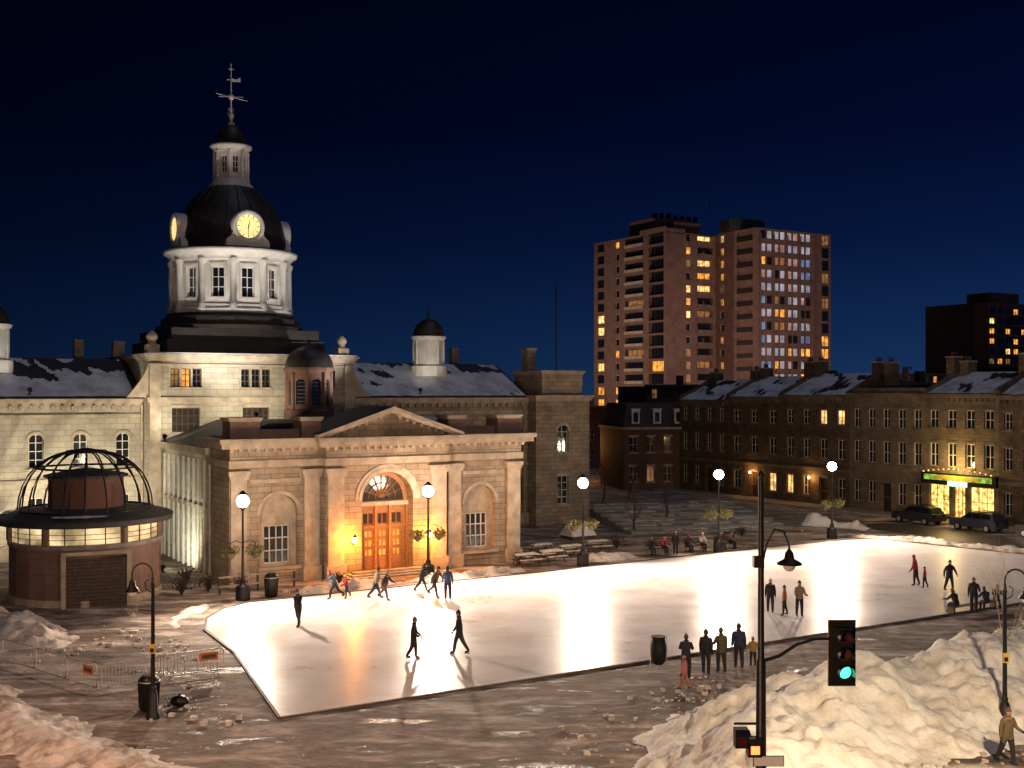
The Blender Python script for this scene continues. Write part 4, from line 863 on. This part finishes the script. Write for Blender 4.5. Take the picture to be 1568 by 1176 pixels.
def tree(name, x, y, h, seed, m='bark', spread=.6, r0=.12):
    rnd = random.Random(seed); o = Obj(name, (x, y, 0))
    def br(p, d, l, r, lv):
        pts = [p]; rs = [r]; q = Vector(p); dd = Vector(d)
        for i in range(3):
            dd = (dd+Vector((rnd.gauss(0, .13), rnd.gauss(0, .13), rnd.gauss(0, .06)+.04))).normalized(); q = q+dd*l/3; pts.append(q.copy()); rs.append(r*(1-.22*(i+1)))
        o.tube('trunk_and_limbs' if lv < 2 else 'twigs', m, pts, rs, 5 if lv < 2 else 3)
        if lv < 5:
            for i in range(3 if lv else 5):
                t = rnd.choice(pts[1:]) if lv else pts[1+i % 3]
                nd = (dd+Vector((rnd.uniform(-1, 1), rnd.uniform(-1, 1), rnd.uniform(-.2, .6)))*spread*1.3).normalized()
                br(t, nd, l*rnd.uniform(.5, .75), r*.5, lv+1)
    br(Vector((0, 0, 0)), Vector((0, 0, 1)), h*.5, r0, 0); o.done()
tree('bare_tree', 9.5, 118, 8, 1); tree('bare_tree', 13, 126, 9, 2); tree('bare_tree', -35.5, 73, 7, 3, 'trim'); tree('bare_tree', 46.5, 100, 5, 4, 'trim'); tree('bare_tree', 20.6, 46, 5.5, 5, 'trim', r0=.06)
tree('bare_tree', 14.0, 102, 6, 6); tree('bare_tree', 10.5, 96, 5, 9)
def shrub(x, y, r, m='bark', n=70):
    o = Obj('shrub', (x, y, 0)); rnd = random.Random(int(x*97+y*13))
    for i in range(n):
        a = rnd.uniform(0, 6.28); t = rnd.uniform(0, .9); l = r*rnd.uniform(.7, 1.1)
        o.tube('twigs', m, [(0, 0, 0), (l*.4*t*math.cos(a), l*.4*t*math.sin(a), l*.6), (l*t*math.cos(a+.2), l*t*math.sin(a+.2), l*rnd.uniform(.9, 1.3))], [.02, .012, .004], 3)
    leafball(o, 'dry_leaves', 'bark', (0, 0, r*.7), r*.8, 160, .08)
    o.done()
for x, y, r in ((-18.2, 67.3, .9), (-19.5, 66.3, 1.0), (-20.3, 70, 1.1), (-16.4, 67.6, .8), (-10.8, 70.2, .6), (.5, 78, .7), (8, 86, .9), (19, 93, .7), (-30.8, 64, 1.0)): shrub(x, y, r)
o = Obj('covered_stall', (5.4, 92, 0), TH)
o.poly('tarp', 'snow', [(-1.2, -1, .3), (1.2, -1, .3), (1.2, 1, .3), (-1.2, 1, .3), (-.8, 0, 1.5), (.8, 0, 1.4)], [(0, 1, 5, 4), (2, 3, 4, 5), (1, 2, 5), (3, 0, 4)])
o.box('base', 'woodD', -1.1, 1.1, -.9, .9, 0, .299); o.done()

def car(x, y, rot, m='black', s=1.):
    o = Obj('parked_car', (x, y, 0), rot)
    low = [(-2.3, .35), (-2.3, .8), (-2.2, 1.0), (-1.0, 1.08), (1.95, 1.1), (2.2, 1.0), (2.3, .75), (2.28, .35)]
    hi = [(-1.15, 1.06), (-.45, 1.62), (.9, 1.68), (1.85, 1.55), (2.1, 1.08)]
    def ext(part, mm, prof, w0, w1, zr):
        n = len(prof); vs = []
        for sg in (-1, 1):
            for (a, b) in prof:
                t = (b-zr[0])/(zr[1]-zr[0]); vs.append((a*s, sg*(w0+(w1-w0)*t)*s, b*s))
        o.poly(part, mm, vs, [tuple(range(n)), tuple(range(n, 2*n))]+[(i, (i+1) % n, n+(i+1) % n, n+i) for i in range(n)])
    ext('body', m, low, .93, .9, (.35, 1.1)); ext('cabin', m, hi, .86, .66, (1.06, 1.68))
    for sg in (-1, 1):
        for a, b, c, d in ((-.95, -.38, -.1, -.05), (0, 0, .8, .8), (.9, .9, 1.75, 1.65)):
            y1 = sg*(.86-.02+.012); y2 = sg*.70
            o.poly('side_windows', 'glass', [(a*s, y1*s, 1.13*s), (c*s, y1*s, 1.13*s), (d*s, y2*s, 1.55*s), (b*s, y2*s, 1.55*s)], [(0, 1, 2, 3)])
        for xx in (-1.45, 1.4):
            n = 18; vs = [(xx*s+.35*s*math.cos(2*math.pi*q/n), sg*(.72 if k_ else .95)*s, .35*s+.35*s*math.sin(2*math.pi*q/n)) for k_ in (0, 1) for q in range(n)]
            o.poly('wheels', 'black', vs, [tuple(range(n))]+[(q, (q+1) % n, n+(q+1) % n, n+q) for q in range(n)])
            o.poly('hubs', 'grey', [(xx*s+.2*s*math.cos(2*math.pi*q/n), sg*.96*s, .35*s+.2*s*math.sin(2*math.pi*q/n)) for q in range(n)], [tuple(range(n))])
        o.box('headlamps', 'white', -2.32*s, -2.2*s, sg*.6*s-.18, sg*.6*s+.18, .72*s, .86*s); o.box('tail_lamps', 'offR', 2.2*s, 2.32*s, sg*.65*s-.14, sg*.65*s+.14, .78*s, .98*s)
        o.box('mirrors', m, -.85*s, -.68*s, sg*.92*s-.06, sg*.92*s+.1*sg+.06, 1.08*s, 1.22*s)
    o.poly('windscreen', 'glass', [(-1.12*s, -.78*s, 1.1*s), (-1.12*s, .78*s, 1.1*s), (-.5*s, .64*s, 1.6*s), (-.5*s, -.64*s, 1.6*s)], [(0, 1, 2, 3)])
    o.box('roof_rack', 'black', -.3*s, 1.6*s, -.6*s, -.56*s, 1.69*s, 1.75*s); o.box('roof_rack', 'black', -.3*s, 1.6*s, .56*s, .6*s, 1.69*s, 1.75*s)
    o.done()
M['carD'] = mat('dark_car_paint', (.03, .03, .035), .25, var=.1, spec=.7)
M['carB'] = mat('blue_car_paint', (.05, .06, .09), .25, var=.1, spec=.7)
for t, mm in ((29.3, 'carD'), (35.6, 'carB'), (42, 'carD')):
    p = Q+Vector((math.cos(RT), math.sin(RT), 0))*t-Vector((.857, .515, 0))*4.4; car(p.x, p.y, RT, mm)

# ------------------------------------------------------------------ people
def cloth(c):
    k_ = 'cloth_%d_%d_%d' % tuple(int(q*255) for q in c)
    if k_ not in M: M[k_] = mat(k_, c, .85, var=.2, scale=12, bump=.2, bscale=30)
    return k_
FT = 1.22
def person(name, x, y, head, h=1.75, legs=(0, 0, 0, 0), arms=((5, 8, 10), (-5, 8, 10)), lean=0, jacket=(.03, .03, .035), pants=(.02, .022, .03), hat=(.05, .05, .06), skates=True, z=0., coat=0):
    tl, kl, tr, kr = [R(v) for v in legs]; ln = R(lean)
    V = []; E = []; RD = []; tag = []
    def add(p, r, par=None, tg='j'):
        f = FT if tg in 'jp' else 1.1
        V.append(Vector(p)); RD.append((r[0]*f, r[1]*f)); tag.append(tg)
        if par is not None: E.append((par, len(V)-1))
        return len(V)-1
    T = lambda px, pz, py=0: Vector((px, py*math.cos(ln)+pz*math.sin(ln), pz*math.cos(ln)-py*math.sin(ln)))
    pel = add((0, 0, 0), (.15, .13)); sp = add(T(0, .2), (.145, .125), pel); chs = add(T(0, .38), (.17, .13), sp); nk = add(T(0, .52), (.075, .075), chs); hb = add(T(0, .60, .01), (.055, .055), nk, 'n')
    hands = []
    for sg, (sw, ab, eb) in ((-1, arms[0]), (1, arms[1])):
        sw, ab, eb = R(sw), R(ab), R(eb)
        s0 = T(sg*.2, .455); s_ = add(s0, (.075, .072), chs)
        dv = Vector((sg*math.sin(ab), math.sin(sw)*math.cos(ab), -math.cos(sw)*math.cos(ab))); el = add(s0+dv*.29, (.06, .058), s_)
        d2 = Vector((sg*math.sin(ab)*.5, math.sin(sw+eb), -math.cos(sw+eb))).normalized(); wr = add(V[el]+d2*.25, (.042, .04), el)
        pm = add(V[wr]+d2*.07, (.042, .028), wr, 'h'); hands.append((V[pm].copy(), d2, sg))
    for sg, th, kn in ((-1, tl, kl), (1, tr, kr)):
        hp = add((sg*.1, 0, -.05), (.108, .108), pel, 'p'); k0 = V[hp]+Vector((sg*.02, math.sin(th)*.42, -math.cos(th)*.42)); kk = add(k0, (.072, .074), hp, 'p')
        an = V[kk]+Vector((0, math.sin(th-kn)*.41, -math.cos(th-kn)*.41)); a_ = add(an, (.052, .055), kk, 'p')
        hl = add(an+Vector((0, .01, -.05)), (.05, .055), a_, 'b'); tt = add(an+Vector((0, .17, -.055)), (.045, .035), hl, 'b')
    me = bpy.data.meshes.new('sk'); me.from_pydata([v[:] for v in V], E, []); ob = bpy.data.objects.new('sk', me); sc.collection.objects.link(ob)
    md = ob.modifiers.new('s', 'SKIN'); md.use_smooth_shade = True
    lay = me.skin_vertices[0].data if me.skin_vertices else None
    if lay is None:
        bpy.context.view_layer.objects.active = ob; bpy.ops.mesh.customdata_skin_add(); lay = me.skin_vertices[0].data
    for i, r in enumerate(RD): lay[i].radius = r; lay[i].use_root = (i == 0)
    sb = ob.modifiers.new('b', 'SUBSURF'); sb.levels = 1; sb.render_levels = 1
    dg = bpy.context.evaluated_depsgraph_get(); ev = bpy.data.meshes.new_from_object(ob.evaluated_get(dg))
    vs = [v.co.copy() for v in ev.vertices]; fs = [list(p.vertices) for p in ev.polygons]; mi = []
    names = [cloth(jacket), cloth(pants), cloth((.02, .02, .022)), cloth(hat), 'skin', 'grey', 'hair']
    kind = {'j': 0, 'p': 1, 'b': 2, 'n': 4, 'h': 2}
    for p in ev.polygons:
        c = p.center; bst = 0; bd = 9
        for (a, b) in E:
            ab = V[b]-V[a]; t = max(0, min(1, (c-V[a]).dot(ab)/max(1e-6, ab.length_squared))); d = (c-V[a]-ab*t).length
            kd = kind[tag[b]]
            if tag[b] == 'p' and a == pel: kd = 0
            if tag[b] == 'p' and a != pel and t < coat and tag[a] == 'p' and V[a].z > -.2: kd = 0
            if d < bd: bd = d; bst = kd
        mi.append(bst)
    bpy.data.objects.remove(ob); bpy.data.meshes.remove(me); bpy.data.meshes.remove(ev)
    def addm(v, f, k_):
        o_ = len(vs); vs.extend([Vector(q) for q in v]); fs.extend([[i+o_ for i in q] for q in f]); mi.extend([k_]*len(f))
    def sph(c, r, k_, n=10, m_=8, t0=0, t1=math.pi):
        v = []; f = []
        for j in range(m_+1):
            t = t0+(t1-t0)*j/m_
            for i in range(n):
                a = 2*math.pi*i/n; q = Vector((r[0]*math.sin(t)*math.cos(a), r[1]*math.sin(t)*math.sin(a), r[2]*math.cos(t))); v.append(c+q)
        for j in range(m_):
            for i in range(n): f.append((j*n+i, (j+1)*n+i, (j+1)*n+(i+1) % n, j*n+(i+1) % n))
        addm(v, f, k_)
    hc = T(0, .71, .025)
    sph(hc, (.082, .096, .12), 4); sph(hc+Vector((0, -.015, .02)), (.094, .108, .12), 3, t1=1.55)
    sph(hc+Vector((0, -.03, -.01)), (.088, .082, .105), 6, n=8, m_=5)
    addm([hc+Vector(q) for q in ((0, .092, .02), (-.014, .094, -.022), (.014, .094, -.022), (0, .122, -.02))], [(0, 1, 3), (0, 3, 2), (1, 2, 3)], 4)
    for sg in (-1, 1):
        sph(hc+Vector((sg*.03, .088, .018)), (.011, .008, .007), 6, 6, 4); sph(hc+Vector((sg*.083, .0, -.005)), (.012, .02, .032), 4, 6, 4)
    addm([hc+Vector(q) for q in ((-.024, .090, -.052), (.024, .090, -.052), (.018, .088, -.062), (-.018, .088, -.062))], [(0, 1, 2, 3)], 6)
    sph(hc+Vector((0, -.02, .145)), (.03, .03, .03), 3, 6, 4)
    sph(T(0, .565), (.11, .11, .06), 0, 10, 5)
    for pc, d2, sg in hands:
        side = Vector((0, 1, 0)) if abs(d2.y) < .8 else Vector((0, 0, 1)); side = (side-d2*side.dot(d2)).normalized(); inw = d2.cross(side)*-sg
        for fi in range(5):
            if fi < 4:
                b = pc+side*(-.03+.02*fi)+d2*.02; l = (.06, .075, .08, .068)[fi]; p = [b, b+d2*l*.5+inw*.008, b+d2*l*.85+inw*.03]
            else: b = pc+side*.035-d2*.02; p = [b, b+side*.025+d2*.025, b+side*.03+d2*.055+inw*.01]
            v = []
            for q, rr in zip(p, (.012, .011, .008)):
                for k_ in range(4): a = math.pi/2*k_; v.append(q+side*rr*math.cos(a)+inw*rr*math.sin(a))
            addm(v, [(j*4+k_, j*4+(k_+1) % 4, (j+1)*4+(k_+1) % 4, (j+1)*4+k_) for j in range(2) for k_ in range(4)]+[(8, 9, 10, 11)], 2)
    mnz = min(v.z for v in vs); off = -mnz
    if skates:
        off += .035
        for i, t in enumerate(tag):
            if t == 'b' and tag[i-1] == 'b':
                a = V[i-1]; b = V[i]; zz = min(a.z, b.z)-.04
                c = [Vector((a.x-.004, a.y-.05, zz)), Vector((a.x+.004, a.y-.05, zz)), Vector((a.x+.004, b.y+.03, zz)), Vector((a.x-.004, b.y+.03, zz))]
                addm(c+[q-Vector((0, 0, .04)) for q in c], [(4, 5, 6, 7), (0, 1, 5, 4), (1, 2, 6, 5), (2, 3, 7, 6), (3, 0, 4, 7)], 5)
    me = bpy.data.meshes.new(name); s = h/1.78; me.from_pydata([((v.x)*s, v.y*s, (v.z+off)*s) for v in vs], [], fs)
    for q in names: me.materials.append(M[q])
    me.polygons.foreach_set('material_index', mi); me.polygons.foreach_set('use_smooth', [True]*len(fs)); me.update()
    o = bpy.data.objects.new(name, me); sc.collection.objects.link(o); o.location = (x, y, z+(.03 if skates else 0)); o.rotation_euler = (0, 0, R(head))
    return o
BK = (.018, .018, .022); NV = (.02, .03, .07); BL = (.05, .09, .2); RDc = (.30, .03, .03); OR = (.32, .10, .03); BR = (.10, .06, .04); OL = (.09, .08, .04); GY = (.12, .12, .12); PK = (.4, .15, .14); TN = (.28, .2, .13); WH = (.5, .48, .45)
STR = (28, 12, -25, 20); ST2 = (-28, 25, 22, 10); SW = ((30, 15, 35), (-30, 18, 25))
person('ice_skater', -10.9, 57.3, 150, 1.85, (12, 10, -10, 15), SW, 5, BK, (.03, .03, .04), coat=.5)
person('ice_skater', -10.2, 64.9, 100, 1.78, (40, 35, -25, 30), ((50, 15, 40), (-20, 20, 30)), 28, BL, BK, RDc)
person('ice_skater', -9.6, 65.2, 120, 1.35, (15, 20, -20, 20), SW, 10, RDc, NV, WH)
person('ice_skater', -7.9, 65.0, -70, 1.85, STR, SW, 14, TN, NV, BK)
person('ice_skater', -7.3, 64.5, -110, 1.7, ST2, SW, 16, BK, BR, GY)
person('ice_skater', -5.4, 67.2, -80, 1.75, STR, SW, 18, BK, BK, BK)
person('ice_skater', -4.5, 65.4, -120, 1.85, ST2, SW, 22, BR, BK, BK)
person('ice_skater', -3.7, 64.7, 10, 1.85, (4, 4, -8, 6), ((15, 10, 20), (-10, 10, 15)), 4, BL, NV, BK)
person('ice_skater', -4.4, 50.3, -90, 1.82, (10, 8, -10, 22), ((10, 8, 40), (0, 6, 60)), 3, BK, BK, BR, coat=.3)
person('ice_skater', -2.4, 51.2, 95, 1.98, (-22, 10, 22, 14), ((-10, 8, 20), (10, 8, 25)), 2, BK, (.04, .04, .05), (.03, .02, .02), coat=.3)
person('ice_skater', 14.0, 60.9, 170, 1.78, (5, 5, -5, 5), jacket=BK, hat=WH)
person('ice_skater', 14.6, 60.2, 80, 1.55, (10, 10, -8, 10), jacket=OR, pants=BK, hat=BK)
person('ice_skater', 15.3, 59.8, 185, 1.84, (3, 2, -4, 4), ((15, 10, 70), (15, 10, 70)), 0, TN, BK, BK)
person('ice_skater', 24.9, 69.3, 60, 1.85, (8, 8, -8, 10), ((10, 10, 20), (10, 20, 20)), 8, RDc, BK, RDc)
person('ice_skater', 25.2, 68.6, 60, 1.25, (12, 12, -12, 12), jacket=RDc, pants=BK, hat=BK)
person('ice_skater', 26.2, 67.3, 200, 1.85, (14, 8, -14, 10), ((0, 38, 15), (0, 38, 15)), 3, BK, BK, BK)
person('pedestrian', 7.3, 47.1, -10, 1.8, (4, 4, -4, 4), ((30, 10, 60), (30, 10, 60)), 8, BK, BK, BR, skates=False, coat=.5)
person('child', 6.95, 45.3, 60, 1.35, (16, 10, -14, 14), jacket=PK, pants=(.35, .14, .12), hat=PK, skates=False)
person('pedestrian', 8.25, 47.8, -25, 1.85, (5, 3, -3, 2), jacket=BK, pants=BK, hat=BK, skates=False, coat=.4)
person('pedestrian', 8.95, 48.1, 20, 1.87, (4, 3, -6, 4), ((20, 14, 70), (5, 8, 10)), 0, OL, BK, OL, skates=False, coat=.3)
person('pedestrian', 9.85, 48.8, -5, 1.9, (7, 4, -7, 4), jacket=NV, pants=BK, hat=BK, skates=False)
person('child', 10.55, 49.2, 10, 1.25, (6, 4, -4, 4), ((10, 30, 40), (10, 30, 40)), jacket=(.3, .2, .05), pants=BK, hat=OR, skates=False)
person('pedestrian', 16.0, 36.3, 200, 1.78, (14, 8, -16, 12), ((10, 20, 60), (-8, 10, 15)), 3, (.12, .09, .05), BK, BR, skates=False, coat=.4)
person('pedestrian', 25.2, 61.3, 150, 1.85, (4, 4, -4, 4), ((20, 20, 70), (0, 8, 10)), 5, BK, BK, BR, skates=False, coat=.4)
for (x, y, hd, j) in ((24.0, 60.7, 30, BK), (25.9, 61.3, 10, NV), (26.7, 61.9, -30, BK)):
    person('pedestrian', x, y, hd, 1.7, (88, 88, 80, 75), ((40, 10, 40), (45, 10, 40)), 22, j, BK, BR, skates=False)
SIT = (86, 84, 82, 80)
for (x, y, j, ht) in ((10.2, 82.55, BK, BR), (11.2, 83.15, RDc, BK), (13.1, 84.05, BK, RDc), (14.3, 84.75, WH, WH), (15.8, 85.5, BK, GY), (16.7, 86.05, BR, BK)):
    person('spectator', x, y, TH*57.3+180+random.uniform(-15, 15), 1.75, SIT, ((35, 10, 30), (35, 10, 30)), 12, j, BK, ht, skates=False)
person('spectator', 12.1, 83.1, 160, 1.75, (5, 3, -5, 3), jacket=BK, hat=BR, skates=False, coat=.4)
o = Obj('low_bench', (25.3, 61.6, 0), TH); o.box('seat', 'woodD', -2.0, 1.9, -.2, .2, .36, .4)
for q in (-1.8, 0, 1.7): o.box('legs', 'woodD', q-.06, q+.06, -.18, .18, 0, .358)
o.done()

# ------------------------------------------------------------------ off-frame sodium street lights
def sodium(x, y, h, pw, col, tgt):
    o = Obj('street_light', (x, y, 0))
    o.lathe('pole', 'grey', 0, 0, [(.14, 0), (.07, h)], 10); o.tube('arm', 'grey', [(0, 0, h-.1), (0, .8, h+.15), (0, 1.6, h+.2)], .04)
    o.box('lamp_head', 'grey', -.16, .16, 1.3, 2.1, h+.18, h+.3); o.done()
    light('bulb', 'SPOT', (x, y+1.7, h+.05), pw, col, .2, tgt, 165, .3, o.e)
sodium(15.0, 24, 9.5, 10500, (1, .74, .46), (14, 40, 0)); sodium(-17, 26, 9.5, 5500, (1, .58, .36), (-14, 40, 0)); sodium(-2, 9, 7.4, 7500, (1, .60, .36), (0, 36, 0))
WM = (1, .86, .62)
flood(ch.w(-14, 10.5, .6), ch.w(-13, 18.2, 8), 4600, WM, 120); flood(ch.w(-5.5, 12.0, .6), ch.w(-5.5, 18.2, 8), 4200, WM, 120)
flood(mk.w(2.5, 8.5, 9.5), ch.w(5.5, 19, 20.5), 6500, (1, .93, .84), 60); flood(mk.w(15.5, 8.5, 10.4), ch.w(8.5, 19, 20.5), 4600, (1, .93, .84), 60)
flood(mk.w(-.8, 12.5, 8.9), ch.w(2, 16.3, 12.8), 1100, WM, 130); flood(mk.w(5.5, 11.5, 10.4), ch.w(7, 16.3, 12.8), 1300, WM, 130)
flood(ch.w(21.5, 17.0, 12.2), ch.w(24.9, 22.2, 16.2), 650, (1, .93, .75), 60); flood(ch.w(-9, 17.6, 12.2), ch.w(-11.1, 22.2, 16.2), 400, (1, .95, .8), 60)
flood(mk.w(-2.4, 6.5, .6), mk.w(.1, 11, 4.5), 1300, (.95, .92, .68), 140)
flood((-8, 228, 14), (28, 245, 28), 26000, (1, .72, .56), 90); flood((34, 203, 14.5), (45, 236, 27), 13000, (1, .70, .56), 90); flood((66, 186, 16), (58, 235, 26), 27000, (1, .70, .60), 80)  # unseen lamps added around the tower to brighten its walls
p = Q+Vector((math.cos(RT), math.sin(RT), 0))*30.5-Vector((.857, .515, 0))*1.6
light('shop_lamp', 'POINT', (p.x, p.y, 5.2), 600, (1, .66, .22), .3)
for t in (12, 3):
    p = Q+Vector((math.cos(RT), math.sin(RT), 0))*t-Vector((.857, .515, 0))*.5; o = Obj('wall_lantern', (p.x, p.y, 2.9)); o.sphere('glass_globe', 'lantern', (0, 0, 0), .14, 10, 6); o.tube('arm', 'black', [(0, 0, .14), (0, 0, .3), (.45, .28, .3)], .03); o.done(); light('bulb', 'POINT', p+Vector((0, 0, 2.9)), 200, (1, .5, .15), .2, parent=o.e)
for (x, y, pw) in ((9.8, 150, 1500), (6.5, 160, 900)):
    o = Obj('street_light', (x, y, 0)); o.lathe('pole', 'black', 0, 0, [(.1, 0), (.06, 5)], 8); o.sphere('globe', 'lantern', (0, 0, 5.1), .25, 10, 8); o.done(); light('bulb', 'POINT', (x, y, 5.1), pw, (1, .45, .12), .3, parent=o.e)

# ------------------------------------------------------------------ world
w = bpy.data.worlds.new('World'); sc.world = w; w.use_nodes = True; nt = w.node_tree; N = nt.nodes; L = nt.links; bg = N['Background']
tc = N.new('ShaderNodeTexCoord'); sx = N.new('ShaderNodeSeparateXYZ'); L.new(tc.outputs['Generated'], sx.inputs[0])
r = N.new('ShaderNodeValToRGB'); e = r.color_ramp.elements; L.new(sx.outputs[2], r.inputs['Fac'])
e[0].position = 0; e[0].color = (.0065, .023, .072, 1); e[1].position = 1; e[1].color = (.0003, .0005, .004, 1)
for p_, c in ((.06, (.0036, .0145, .054)), (.13, (.0013, .0062, .031)), (.22, (.0006, .0022, .0155)), (.36, (.0004, .0009, .0075))):
    q = e.new(p_); q.color = (*c, 1)
mr = N.new('ShaderNodeMapRange'); mr.inputs[1].default_value = -.5; mr.inputs[2].default_value = .5; mr.inputs[3].default_value = .4; mr.inputs[4].default_value = 1.55
L.new(sx.outputs[0], mr.inputs[0]); vm = N.new('ShaderNodeVectorMath'); vm.operation = 'SCALE'; L.new(r.outputs['Color'], vm.inputs[0]); L.new(mr.outputs[0], vm.inputs['Scale'])
L.new(vm.outputs[0], bg.inputs['Color']); bg.inputs['Strength'].default_value = 1.0
sky_glow_fill = bpy.data.lights.new('sky_glow_fill', 'SUN'); sky_glow_fill.energy = .26; sky_glow_fill.angle = R(30); sky_glow_fill.color = (.62, .72, 1)  # weak overhead lamp added as dusk sky glow on the roofs
so = bpy.data.objects.new('sky_glow_fill', sky_glow_fill); sc.collection.objects.link(so); so.rotation_euler = Vector((-.25, .15, -1)).to_track_quat('-Z', 'Y').to_euler()

cam = bpy.data.cameras.new('camera'); co = bpy.data.objects.new('camera', cam); sc.collection.objects.link(co); sc.camera = co
co.location = (0, 0, 12); co.rotation_euler = (R(90), 0, 0); cam.sensor_width = 36; cam.lens = 39.5; cam.shift_y = .0077; cam.clip_end = 6000; cam.clip_start = .2
sc.view_settings.view_transform = 'Standard'; sc.view_settings.look = 'None'; sc.view_settings.exposure = 0
